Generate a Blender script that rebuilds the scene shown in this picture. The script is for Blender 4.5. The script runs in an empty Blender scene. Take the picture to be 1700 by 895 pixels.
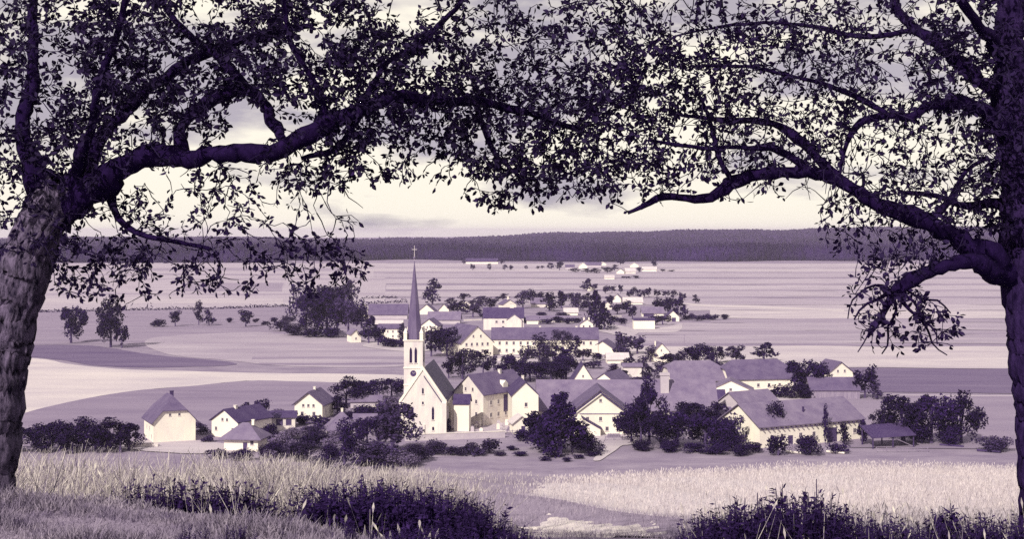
import bpy, math, random
import numpy as np
from mathutils import Vector, Matrix
random.seed(7)
RNG = np.random.default_rng(11)
S = bpy.context.scene
COL = S.collection

# ------------------------------------------------------------------ camera, world, sun
F = 2335.0          # focal length in photograph pixels (1700 px wide)
HZ = 385.0          # horizon row in the photograph
EYE = 50.0          # camera height above the village plain
cam = bpy.data.cameras.new('camera')
cam_o = bpy.data.objects.new('camera', cam)
COL.objects.link(cam_o)
cam.sensor_width = 36.0
cam.lens = 36.0 * F / 1700.0
cam.shift_y = -(447.5 - HZ) / 1700.0
cam.clip_start = 0.1
cam.clip_end = 40000
cam_o.location = (0, 0, EYE)
cam_o.rotation_euler = (math.radians(90), 0, 0)
S.camera = cam_o

SUN_DIR = Vector((0.38, 0.74, -0.62)).normalized()     # direction the light travels
SUN_EL = math.asin(-SUN_DIR.z)
SUN_AZ = math.atan2(-SUN_DIR.x, -SUN_DIR.y)            # towards the sun, clockwise from +Y
w = bpy.data.worlds.new('World')
S.world = w
w.use_nodes = True
nt = w.node_tree
nt.nodes.clear()
def N(tree, typ, **kw):
    n = tree.nodes.new(typ)
    for k, v in kw.items():
        setattr(n, k, v)
    return n
sky = N(nt, 'ShaderNodeTexSky', sky_type='NISHITA', sun_disc=False, sun_elevation=SUN_EL, sun_rotation=SUN_AZ,
        altitude=400, air_density=1.0, dust_density=2.0, ozone_density=1.0)
bw = N(nt, 'ShaderNodeRGBToBW')
lim = N(nt, 'ShaderNodeMath', operation='MINIMUM'); lim.inputs[1].default_value = 9.0
tint = N(nt, 'ShaderNodeMix', data_type='RGBA', blend_type='MULTIPLY'); tint.inputs[0].default_value = 1.0
tint.inputs[7].default_value = (1.03, 0.94, 1.08, 1)
gain = N(nt, 'ShaderNodeMath', operation='MULTIPLY_ADD'); gain.inputs[1].default_value = 0.30; gain.inputs[2].default_value = 2.9
tc = N(nt, 'ShaderNodeTexCoord')
mp = N(nt, 'ShaderNodeMapping'); mp.inputs['Scale'].default_value = (3.6, 3.6, 13.0)
mp.inputs['Location'].default_value = (0.35, 0.0, 0.12)
nz = N(nt, 'ShaderNodeTexNoise'); nz.inputs['Scale'].default_value = 1.9; nz.inputs['Detail'].default_value = 7; nz.inputs['Roughness'].default_value = 0.52
cr = N(nt, 'ShaderNodeValToRGB'); cr.color_ramp.elements[0].position = 0.46; cr.color_ramp.elements[1].position = 0.59
cm = N(nt, 'ShaderNodeMix', data_type='RGBA'); cm.inputs[7].default_value = (9.6, 9.0, 7.7, 1)
bg = N(nt, 'ShaderNodeBackground'); bg.inputs['Strength'].default_value = 0.1
wo = N(nt, 'ShaderNodeOutputWorld')
L = nt.links.new
L(sky.outputs[0], bw.inputs[0]); L(bw.outputs[0], lim.inputs[0]); L(lim.outputs[0], gain.inputs[0]); L(gain.outputs[0], tint.inputs[6])
sx = N(nt, 'ShaderNodeSeparateXYZ'); ez = N(nt, 'ShaderNodeMapRange'); ez.inputs[1].default_value = 0.0; ez.inputs[2].default_value = .13; ez.inputs[3].default_value = .115; ez.inputs[4].default_value = -.02
ad = N(nt, 'ShaderNodeMath', operation='ADD')
L(tc.outputs['Generated'], sx.inputs[0]); L(sx.outputs[2], ez.inputs[0]); L(ez.outputs[0], ad.inputs[1])
L(tc.outputs['Generated'], mp.inputs[0]); L(mp.outputs[0], nz.inputs[0]); L(nz.outputs[0], ad.inputs[0]); L(ad.outputs[0], cr.inputs[0])
L(cr.outputs[0], cm.inputs[0]); L(tint.outputs[2], cm.inputs[6]); L(cm.outputs[2], bg.inputs[0]); L(bg.outputs[0], wo.inputs[0])

sun = bpy.data.lights.new('sun', 'SUN')
sun.energy = 4.8
sun.angle = math.radians(0.5)
sun.color = (1.0, 0.93, 0.78)
sun_o = bpy.data.objects.new('sun', sun)
COL.objects.link(sun_o)
sun_o.rotation_euler = SUN_DIR.to_track_quat('-Z', 'Y').to_euler()
sun_o.location = (-60, -40, 120)
S.view_settings.view_transform = 'Standard'
S.view_settings.look = 'None'
S.view_settings.exposure = 0.12
S.view_settings.gamma = 1.0
S.render.engine = 'CYCLES'
S.cycles.use_denoising = False
S.cycles.max_bounces = 6
S.cycles.diffuse_bounces = 3
S.cycles.volume_bounces = 0
S.cycles.transparent_max_bounces = 8

# ------------------------------------------------------------------ helpers
RAMP = [(0.0, (.003, .001, .012)), (.03, (.030, .012, .084)), (.10, (.118, .086, .178)), (.25, (.280, .230, .325)),
        (.45, (.485, .43, .495)), (.65, (.71, .645, .62)), (.80, (.86, .81, .69))]
def tone(v):
    """The print's single violet-to-cream scale: one number per material, light or dark."""
    for (a, ca), (b, cb) in zip(RAMP, RAMP[1:]):
        if v <= b:
            t = (v - a) / (b - a)
            return tuple(x + (y - x) * t for x, y in zip(ca, cb)) + (1.0,)
    return RAMP[-1][1] + (1.0,)

_mats = {}
def mat(name, v, var=.25, scale=(1, 1, 1), detail=5.0, rough=.85, bump=0.0, rnd=0.0, spec=.25, wave=None, trans=0.0, contrast=.5):
    if name in _mats:
        return _mats[name]
    m = bpy.data.materials.new(name)
    m.use_nodes = True
    t = m.node_tree
    b = t.nodes['Principled BSDF']
    b.inputs['Roughness'].default_value = rough
    b.inputs['Specular IOR Level'].default_value = spec
    co = N(t, 'ShaderNodeTexCoord')
    ma = N(t, 'ShaderNodeMapping'); ma.inputs['Scale'].default_value = scale
    no = N(t, 'ShaderNodeTexNoise'); no.inputs['Scale'].default_value = 1.0; no.inputs['Detail'].default_value = detail
    no.inputs['Roughness'].default_value = 0.7
    ra = N(t, 'ShaderNodeValToRGB')
    ra.color_ramp.elements[0].position = .5 - contrast * .4
    ra.color_ramp.elements[1].position = .5 + contrast * .4
    ra.color_ramp.elements[0].color = tone(max(0.0, v * (1 - var)))
    ra.color_ramp.elements[1].color = tone(min(.8, v * (1 + var)))
    l = t.links.new
    l(co.outputs['Object'], ma.inputs[0]); l(ma.outputs[0], no.inputs[0]); l(no.outputs[0], ra.inputs[0])
    out = ra.outputs[0]
    if rnd:
        oi = N(t, 'ShaderNodeObjectInfo')
        mr = N(t, 'ShaderNodeMapRange'); mr.inputs[3].default_value = 1 - rnd; mr.inputs[4].default_value = 1 + rnd
        mu = N(t, 'ShaderNodeMix', data_type='RGBA', blend_type='MULTIPLY'); mu.inputs[0].default_value = 1
        l(oi.outputs['Random'], mr.inputs[0]); l(mr.outputs[0], mu.inputs[7]); l(out, mu.inputs[6]); out = mu.outputs[2]
    if wave:
        wv = N(t, 'ShaderNodeTexWave', wave_type='BANDS', bands_direction=wave[0])
        wv.inputs['Scale'].default_value = wave[1]; wv.inputs['Distortion'].default_value = wave[3] if len(wave) > 3 else .6
        wm = N(t, 'ShaderNodeMapRange'); wm.inputs[3].default_value = 1 - wave[2]; wm.inputs[4].default_value = 1 + wave[2] * .5
        mu = N(t, 'ShaderNodeMix', data_type='RGBA', blend_type='MULTIPLY'); mu.inputs[0].default_value = 1
        l(co.outputs['Object'], wv.inputs[0]); l(wv.outputs['Fac'], wm.inputs[0]); l(wm.outputs[0], mu.inputs[7]); l(out, mu.inputs[6]); out = mu.outputs[2]
    l(out, b.inputs['Base Color'])
    if bump:
        bu = N(t, 'ShaderNodeBump'); bu.inputs['Strength'].default_value = bump; bu.inputs['Distance'].default_value = .03
        l(no.outputs[0], bu.inputs['Height']); l(bu.outputs[0], b.inputs['Normal'])
    if trans:
        ms = N(t, 'ShaderNodeMixShader'); ms.inputs[0].default_value = trans
        tr = N(t, 'ShaderNodeBsdfTranslucent')
        l(out, tr.inputs[0]); l(b.outputs[0], ms.inputs[1]); l(tr.outputs[0], ms.inputs[2])
        l(ms.outputs[0], t.nodes['Material Output'].inputs[0])
    _mats[name] = m
    return m

def link(o, parent=None):
    COL.objects.link(o)
    if parent is not None:
        o.parent = parent
    return o
def new_mesh(name, verts, faces, m=None, smooth=False):
    me = bpy.data.meshes.new(name)
    me.from_pydata([tuple(v) for v in verts], [], faces)
    if m: me.materials.append(m)
    if smooth: me.polygons.foreach_set('use_smooth', [True] * len(me.polygons))
    me.update()
    return me
def fast_mesh(name, verts, quads, m=None, smooth=False, k=4):
    """verts (n,3) and faces (f,k) as numpy arrays"""
    me = bpy.data.meshes.new(name)
    verts = np.asarray(verts, np.float32); quads = np.asarray(quads, np.int32)
    me.vertices.add(len(verts)); me.vertices.foreach_set('co', verts.ravel())
    me.loops.add(quads.size); me.loops.foreach_set('vertex_index', quads.ravel())
    me.polygons.add(len(quads))
    me.polygons.foreach_set('loop_start', np.arange(0, quads.size, k, dtype=np.int32))
    if smooth: me.polygons.foreach_set('use_smooth', np.ones(len(quads), bool))
    if m: me.materials.append(m)
    me.update(calc_edges=True); me.validate()
    return me
def ob(name, me, parent=None, loc=(0, 0, 0), rot=(0, 0, 0), scale=(1, 1, 1)):
    o = bpy.data.objects.new(name, me)
    link(o, parent)
    o.location = loc; o.rotation_euler = rot; o.scale = scale
    return o
def tag(o, label, cat, group=None):
    o['label'] = label; o['category'] = cat
    if group: o['group'] = group
    return o
def thing(name, label, cat, loc, rz=0.0, group=None):
    o = bpy.data.objects.new(name, None)
    o.empty_display_size = .5
    link(o); o.location = loc; o.rotation_euler = (0, 0, rz)
    return tag(o, label, cat, group)
def struct(name, me):
    o = ob(name, me); o['kind'] = 'structure'
    return o

class MB:
    def __init__(s): s.v = []; s.f = []
    def add(s, vs, fs):
        n = len(s.v); s.v += [tuple(v) for v in vs]; s.f += [tuple(i + n for i in f) for f in fs]
    def box(s, x0, x1, y0, y1, z0, z1):
        s.add([(x, y, z) for z in (z0, z1) for y in (y0, y1) for x in (x0, x1)],
              [(0, 2, 3, 1), (4, 5, 7, 6), (0, 1, 5, 4), (2, 6, 7, 3), (0, 4, 6, 2), (1, 3, 7, 5)])
    def prism(s, poly, off):
        """closed solid: planar polygon and its copy moved by off"""
        n = len(poly); off = Vector(off)
        s.add([Vector(p) for p in poly] + [Vector(p) + off for p in poly],
              [tuple(range(n)), tuple(range(2 * n - 1, n - 1, -1))] + [(i, n + i, n + (i + 1) % n, (i + 1) % n) for i in range(n)])
    def bar(s, a, b, r0, r1=None, n=6):
        r1 = r0 if r1 is None else r1
        a, b = Vector(a), Vector(b); d = (b - a).normalized()
        u = d.orthogonal().normalized(); q = d.cross(u)
        vs = [a + (u * math.cos(2 * math.pi * i / n) + q * math.sin(2 * math.pi * i / n)) * r0 for i in range(n)]
        vs += [b + (u * math.cos(2 * math.pi * i / n) + q * math.sin(2 * math.pi * i / n)) * r1 for i in range(n)]
        s.add(vs, [(i, (i + 1) % n, n + (i + 1) % n, n + i) for i in range(n)] + [tuple(range(n - 1, -1, -1)), tuple(range(n, 2 * n))])
    def build(s, name, m, parent=None, smooth=False, **kw):
        return ob(name, new_mesh(name, s.v, s.f, m, smooth), parent, **kw)

# ------------------------------------------------------------------ terrain
PR_D = np.array([-400, -40, 0, 6, 8, 10, 14, 20, 30, 40, 60, 100, 160, 220, 270, 300, 400], float)
PR_Z = np.array([52, 48.6, 48.35, 48.2, 47.95, 47.55, 46.95, 46.1, 44.75, 42.9, 38.2, 28.6, 14.5, 4.8, 0.6, 0, 0], float)
def sstep(a, b, x):
    t = np.clip((x - a) / (b - a), 0, 1)
    return t * t * (3 - 2 * t)
def terrain(x, y):
    x = np.asarray(x, float); y = np.asarray(y, float)
    z = np.interp(y, PR_D, PR_Z)
    # mown terrace under the trees, its edge runs towards the camera on the right
    edge = 9.1 - 0.62 * (x + 3.0)
    edge = np.where(x < -3.0, 9.1 + .1 * (x + 3), edge)
    t = (1 - sstep(edge - .1, edge + 1.3, y))
    z = z + np.where((y < 14), t * (np.maximum(48.3 - z, 0)), 0)
    r = np.sqrt(x * x + y * y)
    # long low hills behind the wood, rising to the east
    s = x / np.maximum(y, 1)
    amp = 6 + 40 * sstep(-.12, .24, s) + 4 * np.sin(s * 22 + .6) + 2.5 * np.sin(s * 57) + 1.5 * np.sin(s * 131 + y * .002)
    z = z + np.where(y > 3000, amp * sstep(3300, 5300, y), 0)
    near = (y < 300)
    z = z + np.where(near & (y > 9), .05 * np.sin(x * 1.7 + y) + .07 * np.sin(x * .6 - y * .5), 0)
    return z
def tz(x, y): return float(terrain(x, y))
def ground(px, py):
    """the point of the plain seen at a photograph pixel"""
    d = F * EYE / (py - HZ)
    return Vector(((px - 850) / F * d, d, tz((px - 850) / F * d, d)))
def hit(px, py):
    """first point of the near slope met by the sight line through a pixel"""
    y = 5.0
    while y < 400:
        if EYE - (py - HZ) / F * y <= tz((px - 850) / F * y, y): break
        y += .15
    return Vector(((px - 850) / F * y, y, tz((px - 850) / F * y, y)))
def at(px, py, d): return Vector(((px - 850) / F * d, d, EYE - (py - HZ) / F * d))

ys = np.concatenate([np.linspace(-60, 4, 14), np.arange(5, 50, .2), np.geomspace(51, 12000, 120)])
xs_n = np.concatenate([-np.geomspace(60, 9000, 36)[::-1], np.arange(-40, -12, 1.0), np.arange(-12, 14, .25), np.arange(14, 40.1, 1.0), np.geomspace(60, 9000, 36)])
GX, GY = np.meshgrid(xs_n, ys)
GZ = terrain(GX, GY)
nx, ny = len(xs_n), len(ys)
idx = np.arange(nx * ny).reshape(ny, nx)
gq = np.stack([idx[:-1, :-1], idx[:-1, 1:], idx[1:, 1:], idx[1:, :-1]], -1).reshape(-1, 4)
M_meadow = mat('meadow', .225, .35, (.05, .12, .05), 12, .95, spec=.05)
struct('ground', fast_mesh('ground', np.stack([GX, GY, GZ], -1).reshape(-1, 3), gq, M_meadow, True))

# fields on the plain: outlines given as pixels of the photograph, laid on the ground
def spline(pts, n=6, closed=True):
    out = []; k = len(pts)
    for i in range(k if closed else k - 1):
        p0, p1, p2, p3 = (Vector(pts[(i + j - 1) % k] if closed else pts[min(max(i + j - 1, 0), k - 1)]) for j in range(4))
        for q in range(n):
            t = q / n
            out.append(.5 * ((2 * p1) + (p2 - p0) * t + (2 * p0 - 5 * p1 + 4 * p2 - p3) * t * t + (3 * p1 - p0 - 3 * p2 + p3) * t ** 3))
    if not closed: out.append(Vector(pts[-1]))
    return out
_fz = [0.05]
fi = 0
def field(name, pix, m, smooth=True):
    pts = [ground(*p) for p in pix]
    if smooth:
        pts = spline([(p.x, p.y, 0) for p in pts], 5)
    else:
        q = []
        for a, c in zip(pts, pts[1:] + pts[:1]):
            k = max(2, min(60, int((c - a).length / 14)))
            q += [a.lerp(c, i / k) for i in range(k)]
        pts = q
    sc_ = .0035
    pts = [Vector((p[0], p[1] + sc_ * p[1] * (math.sin(p[0] * .031 + fi) + .7 * math.sin(p[0] * .083 + 2 * fi) + random.uniform(-.5, .5)), 0)) for p in pts]
    z = _fz[0]; _fz[0] += .003
    o = struct(name, new_mesh(name, [(p.x, p.y, z) for p in pts], [tuple(range(len(pts)))], m))
    return o
def fmat(v, i, var=.14):
    return mat('field_%d_%d' % (round(v * 100), i), v * .84, var + .08, (.016, .05 + .03 * (i % 3), 1), 12, .95, spec=.04)
def band(y0, y1, x0, x1, v, sl=0):
    global fi
    fi += 1
    field('field', [(x0, y0), ((x0 + x1) / 2, y0 + sl / 2), (x1, y0 + sl), (x1, y1 + sl), ((x0 + x1) / 2, y1 + sl / 2), (x0, y1)], fmat(v, fi % 5), False)
# the wide plain west of the village
field('field', [(-260, 440), (200, 437), (640, 437), (640, 505), (480, 508), (300, 512), (-200, 518)], fmat(.43, 1), False)
band(445, 450, -200, 620, .33); band(455, 457, -200, 600, .30); band(462, 465, 100, 640, .36); band(470, 484, 300, 470, .31)
band(487, 490, -100, 640, .36); band(496, 504, 60, 470, .47)
field('field', [(-260, 519), (200, 515), (480, 512), (480, 556), (200, 572), (-260, 575)], fmat(.27, 2), False)
field('field', [(250, 562), (400, 553), (480, 556), (600, 563), (680, 574), (680, 606), (520, 609), (380, 600), (270, 588)], fmat(.37, 3))
band(592, 596, 420, 680, .27); band(603, 606, 430, 690, .24); band(582, 585, 380, 690, .33)
field('field', [(-120, 583), (90, 574), (180, 577), (260, 589), (395, 604), (300, 610), (180, 608), (60, 594), (-120, 592)], fmat(.15, 4, .2))
field('field', [(-150, 598), (55, 596), (130, 606), (250, 615), (420, 619), (690, 626), (690, 638), (560, 637), (430, 632), (330, 640), (220, 650), (130, 665), (30, 690), (-150, 740)], fmat(.56, 0, .1))
field('field', [(30, 690), (130, 665), (220, 650), (330, 640), (430, 632), (560, 637), (690, 638), (690, 700), (450, 730), (200, 735), (-150, 760)], fmat(.25, 1, .12))
# the strips east and north of the village
for y0, y1, v, x0 in [(437, 443, .45, 560), (443, 446, .38, 640), (446, 451, .47, 600), (451, 454, .34, 620), (454, 461, .40, 620), (461, 463, .28, 640), (463, 471, .42, 640),
                  (471, 474, .31, 900), (474, 481, .44, 640), (481, 484, .33, 1080), (484, 493, .41, 640), (493, 496, .29, 1100), (496, 507, .38, 640), (507, 516, .45, 1140),
                  (516, 529, .50, 1180), (529, 536, .32, 1180), (536, 549, .37, 1040), (549, 556, .32, 1060), (556, 571, .36, 1040), (571, 576, .28, 1060), (576, 612, .50, 1040)]:
    band(y0, y1, x0, 2000, v, random.uniform(-1, 1.2))
field('field', [(1400, 613), (1900, 611), (1900, 655), (1400, 653)], fmat(.16, 2, .15), False)
field('field', [(1400, 656), (1900, 658), (1900, 750), (1400, 745)], fmat(.27, 3, .12), False)
band(656, 658, 1480, 1900, .42)
field('path', [(960, 534), (1010, 538), (1060, 550), (1040, 560), (1000, 552), (975, 545)], fmat(.45, 2))
field('path', [(1130, 503), (1160, 505), (1400, 514), (1400, 517), (1150, 508)], fmat(.55, 2), False)
field('path', [(1010, 726), (1060, 727), (1030, 745), (1000, 765), (985, 765), (1005, 745)], fmat(.48, 3))
# trodden pale yards round the houses
for pl in ([(965, 738), (1000, 718), (1060, 722), (1075, 735), (1030, 742)], [(742, 724), (752, 704), (850, 700), (862, 716), (800, 726)], [(760, 604), (800, 592), (990, 592), (985, 602), (860, 612)],
           [(1190, 664), (1260, 650), (1330, 652), (1345, 668), (1240, 680)], [(200, 748), (230, 735), (340, 735), (430, 748), (330, 756)], [(1020, 612), (1060, 596), (1110, 606), (1070, 622)], [(600, 574), (700, 560), (760, 566), (700, 584)], [(1045, 552), (1100, 544), (1130, 538), (1120, 552)]):
    fi += 1; field('yard', pl, fmat(.47, fi % 5))
# ------------------------------------------------------------------ buildings
M_white = mat('white_plaster', .74, .15, (.35, .35, .12), 6, .9, spec=.15)
M_cream = mat('pale_plaster', .60, .20, (.4, .4, .14), 6, .9, spec=.15)
M_grey = mat('grey_plaster', .42, .15, (.3, .3, .5), 6, .9, spec=.15)
M_stone = mat('church_plaster', .60, .20, (.5, .5, .12), 7, .9, spec=.15)
M_wood = mat('weathered_boards', .22, .3, (3, 3, .3), 4, .9)
M_darkwood = mat('dark_timber', .05, .4, (2, 2, 2), 4, .9)
M_roof = mat('grey_tiles', .10, .30, (.3, .3, .3), 9, .8, wave=('Z', 3.0, .18, 1.2))
M_roofl = mat('pale_tiles', .15, .30, (.3, .3, .3), 9, .8, wave=('Z', 3.0, .12, 1.2))
M_roofll = mat('bleached_tiles', .5, .15, (.5, .5, .5), 7, .8, wave=('Z', 3.0, .10, 1.2))
M_roofd = mat('dark_tiles', .055, .30, (.3, .3, .3), 9, .75, wave=('Z', 3.0, .18, 1.2))
M_slate = mat('dark_slate', .05, .3, (.6, .6, .6), 6, .55, wave=('Z', 3.0, .2, 1.0))
M_spire = mat('spire_copper', .10, .25, (.8, .8, .25), 6, .6)
M_pane = mat('window_glass', .015, .2, (1, 1, 1), 2, .15, spec=.5)
M_frame = mat('window_frame', .55, .1, (1, 1, 1), 2, .6)
M_door = mat('door_boards', .06, .3, (2, 2, .4), 3, .7)
M_metal = mat('dull_metal', .12, .2, (1, 1, 1), 2, .4)

_m = MB()
for bx in ((-.5, -.38, -.05, .02, 0, 1), (.38, .5, -.05, .02, 0, 1), (-.38, .38, -.05, .02, 0, .1), (-.38, .38, -.05, .02, .9, 1), (-.035, .035, -.045, .02, .1, .9), (-.62, .62, -.12, .02, -.09, 0)):
    _m.box(*bx)
ME_frame = new_mesh('window', _m.v, _m.f, M_frame)
_m = MB(); _m.box(-.38, .38, -.025, .01, .1, .9)
ME_pane = new_mesh('pane', _m.v, _m.f, M_pane)
_m = MB(); _m.box(-.5, .5, -.05, .02, 0, 1)
ME_door = new_mesh('door', _m.v, _m.f, M_door)
_m = MB(); _m.box(-.5, .5, -.5, .5, 0, .9); _m.box(-.6, .6, -.6, .6, .9, 1.0)
ME_chim = {}
def chimney_mesh(m):
    if m.name not in ME_chim: ME_chim[m.name] = new_mesh('chimney', _m.v, _m.f, m)
    return ME_chim[m.name]

def opening(parent, face, u, z, ww, hh, dims, door=False):
    w_, L_ = dims
    loc, rz = {'f': ((u, -.0, z), 0), 'b': ((-u, L_, z), math.pi), 'l': ((-w_ / 2, L_ / 2 - u, z), -math.pi / 2), 'r': ((w_ / 2, L_ / 2 + u, z), math.pi / 2)}[face]
    o = ob('door' if door else 'window', ME_door if door else ME_frame, parent, loc, (0, 0, rz), (ww, 1, hh))
    if not door:
        ob('pane', ME_pane, o)
    return o

def roof_polys(w_, L_, e, rise, k, ov, axis):
    """planes of a gable / half-hip / hip roof, ridge along y; axis 'x' swaps the roles"""
    if axis == 'x': w_, L_ = L_, w_
    t = .0
    hw = w_ / 2; W = hw + ov; ze = e - rise * ov / hw
    ins = k * hw
    yf, yb = -ov, L_ + ov
    zg = e + rise * (1 - k)
    gx = k * hw
    top = e + rise
    if k < .98:
        yf_e, yb_e = yf, yb
        rf, rb = (ins - (ov if k == 0 else 0)), L_ - ins + (ov if k == 0 else 0)
        left = [(-W, yf, ze), (-gx, yf, zg), (0, rf if k else yf, top), (0, rb if k else yb, top), (-gx, yb, zg), (-W, yb, ze)]
        if k == 0: left = [(-W, yf, ze), (0, yf, top), (0, yb, top), (-W, yb, ze)]
        polys = [left, [(-x, y, z) for x, y, z in reversed(left)]]
        if k:
            polys += [[(-gx, yf, zg), (gx, yf, zg), (0, rf, top)], [(gx, yb, zg), (-gx, yb, zg), (0, rb, top)]]
    else:
        rf, rb = hw, L_ - hw
        if rb < rf: rf = rb = L_ / 2
        left = [(-W, yf, ze), (0, rf, top), (0, rb, top), (-W, yb, ze)] if rb > rf else [(-W, yf, ze), (0, rf, top), (-W, yb, ze)]
        polys = [left, [(-x, y, z) for x, y, z in reversed(left)], [(W, yf, ze), (0, rf, top), (-W, yf, ze)][::-1], [(-W, yb, ze), (0, rb, top), (W, yb, ze)][::-1]]
    if axis == 'x':
        # rotate so that the ridge runs along x and the front long side lies at y = 0
        polys = [[(y - L_ / 2, w_ / 2 - x, z) for x, y, z in p] for p in polys]
    return polys

def house(label, px, d, w_, L_, e, rise, rot=0, axis='y', k=0.0, ov=.5, wall=None, roof=None, wins=(), doors=(), chim=(), name='house', cat='house', group=None, tz_=None, chim_m=None):
    x = (px - 850) / F * d
    z = tz(x, d) if tz_ is None else tz_
    r = thing(name, label, cat, (x, d, z), math.radians(rot), group)
    wall = wall or M_white; roof = roof or M_roof
    b = MB()
    lw, ll = (w_, L_) if axis == 'y' else (L_, w_)
    hw = lw / 2
    prof = [(-hw, -.3), (hw, -.3), (hw, e)] + ([(k * hw, e + rise * (1 - k)), (-k * hw, e + rise * (1 - k))] if 0 < k < .98 else [(0, e + rise)] if k == 0 else []) + [(-hw, e)]
    if axis == 'y':
        b.prism([(px_, 0, pz) for px_, pz in prof], (0, ll, 0))
    else:
        b.prism([(-ll / 2, hw - px_, pz) for px_, pz in prof], (ll, 0, 0))
    b.build('wall', wall, r)
    b = MB()
    th = .22
    for p in roof_polys(w_, L_, e + .05, rise, k, ov, axis):
        b.prism([(a, c, q) for a, c, q in p], (0, 0, th))
    # ridge capping
    b.build('roof', roof, r)
    for wn in wins: opening(r, *wn, dims=(w_, L_))
    for dn in doors: opening(r, *dn, dims=(w_, L_), door=True)
    for cx, cy, cw, ch in chim:
        zz = e + rise * (1 - abs((cx if axis == 'y' else cy - hw)) / hw) - .3
        ob('chimney', chimney_mesh(chim_m or M_cream), r, (cx, cy, zz), (0, 0, 0), (cw, cw, ch + .3))
    return r
def row(face, us, z, ww, hh): return [(face, u, z, ww, hh) for u in us]

# --- houses west of the church
house('white half-hipped house with a tall grey roof standing above the tall grass', 290, 334, 9.9, 12, 5.1, 5.5, 25, k=.58, ov=.55, wall=M_white, roof=M_roof,
      wins=row('f', (-1.1, 1.1), 6.2, .6, .7) + row('l', (-2.2, 1.2), 2.6, .7, 1.0) + [('l', 3.6, .9, .7, 1.0)], chim=[(.4, 5.5, .8, 1.5)], chim_m=M_darkwood)
house('white gabled house half hidden behind a low hip-roofed cottage', 373, 341, 8.6, 12, 4.1, 2.7, -32, wall=M_white, roof=M_roofd,
      wins=row('f', (-.7, .8), 4.0, .75, .85) + row('f', (-2.8, 2.6), 1.6, .8, 1.0), chim=[(0.3, 3.5, .7, 1.0)])
house('low white cottage with a grey hipped roof in front of the tall grass', 400, 320, 8.0, 6.5, 3.4, 2.5, -8, axis='x', k=1, ov=1.0, roof=M_roofl,
      wins=row('f', (2.6,), 1.4, .9, 1.2), doors=[('f', 1.0, 0, 1.0, 2.0)], chim=[(1.8, 3.3, .6, 1.0)], chim_m=M_white)
house('white gabled house with dark shutters among garden bushes near the grey barn', 512, 374, 7.6, 11, 4.2, 3.0, -8, ov=.7, roof=M_roof,
      wins=row('f', (-1.7, 1.5), .9, .9, 1.3) + row('f', (-1.4, .0, 1.4), 3.3, .7, .9) + row('r', (-2, 2), 1.2, .8, 1.1), chim=[(0, 6, .6, 1.0)])
house('small grey pyramid-roofed shed with a white chimney', 570, 340, 7.2, 7.2, 2.4, 3.6, 12, k=1, ov=.5, wall=M_grey, roof=M_roofl, chim=[(0, 3.6, .5, .9)], chim_m=M_white, name='shed', cat='shed',
      doors=[('f', 0, 0, 1.2, 1.9)])
house('low grey lean shed beside the pyramid-roofed shed', 608, 353, 6, 5, 1.9, 1.9, 4, axis='x', wall=M_grey, roof=M_roofl, name='shed', cat='shed')
house('dark-roofed cart shed with pale wall pillars near the telegraph pole', 468, 357, 6.6, 5, 2.9, 1.1, 6, axis='x', wall=M_cream, roof=M_roofd, name='shed', cat='shed',
      doors=[('f', -.6, 0, 1.7, 2.4), ('f', 1.7, 0, 1.4, 2.4)])
house('long low hedge-side barn with a pale roof edge left of the church', 607, 398, 8.5, 5, 2.0, 1.2, 3, axis='x', wall=M_grey, roof=M_roofl, name='shed', cat='shed')
# --- houses right of the church
house('white flat-fronted sacristy block with a dark roof beside the church', 766, 351, 3.8, 6, 7.0, 1.9, -3, axis='x', ov=.3, wall=M_white, roof=M_slate, name='sacristy', cat='church annex')
r = house('tall gabled parsonage with a grey roof behind the graveyard', 778, 364, 10, 18, 8.2, 4.6, -39, ov=.4, wall=M_cream, roof=M_roof,
      wins=row('f', (-1.0, 1.4), 8.7, .7, 1.1) + row('f', (-2.8, -.2, 2.6), 5.6, .8, 1.2) + row('f', (-2.8, .0, 2.6), 2.4, .8, 1.2) + row('r', (-6, -3, 3, 6), 5.2, .9, 1.3) + row('r', (-6, -3, 0, 3, 6), 2.0, .9, 1.3),
      doors=[('r', 0, 3.0, 1.6, 4.5)], chim=[(.5, 12, .7, 1.2)])
b = MB(); b.prism([(4.2, 9.0, 9.0), (4.2, 11.0, 9.0), (4.2, 11.0, 10.2), (4.2, 10.0, 11.0), (4.2, 9.0, 10.2)], (-2.4, 0, 0)); b.build('dormer', M_white, r)
house('tall narrow white gabled house with a dark side wall next to the parsonage', 872, 356, 6.7, 14, 8.6, 3.2, 5, ov=.35, wall=M_white, roof=M_roofd,
      wins=row('f', (.2,), 5.6, .8, 1.2) + row('f', (-1.6, 1.6), 2.2, .8, 1.2), chim=[(.2, 9, .6, 1.1)])
house('low white porch house at the foot of the narrow gabled house', 866, 348, 4.2, 4.5, 2.7, 1.6, 12, roof=M_roofll, doors=[('f', .4, 0, 1.0, 1.9)])
r = house('very long grey-roofed barn behind the wide-gabled farmhouse', 1042, 371, 47, 14, 3.2, 6.8, 0, axis='x', ov=.6, wall=M_cream, roof=M_roofl, name='barn', cat='barn',
      doors=[('f', 8, 0, 3, 2.9), ('f', 15, 0, 2.4, 2.7)], wins=row('f', (18, 20.5), 1.2, .9, 1.0))
ob('chimney', chimney_mesh(M_grey), r, (10.2, 4.5, 6.0), (0, 0, 0), (2.2, 1.8, 6.3))
r = house('wide-gabled white farmhouse with dark roof edges facing the meadow', 997, 346, 15, 14.5, 5.3, 5.7, 0, ov=.7, wall=M_white, roof=M_roof,
      wins=row('f', (0,), 8.0, .7, .9) + row('f', (-3.2, 0, 3.2), 3.4, .8, 1.1) + row('f', (1.6, 4.4), .9, .9, 1.2), doors=[('f', -.6, 0, 1.1, 2.1)])
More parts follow.
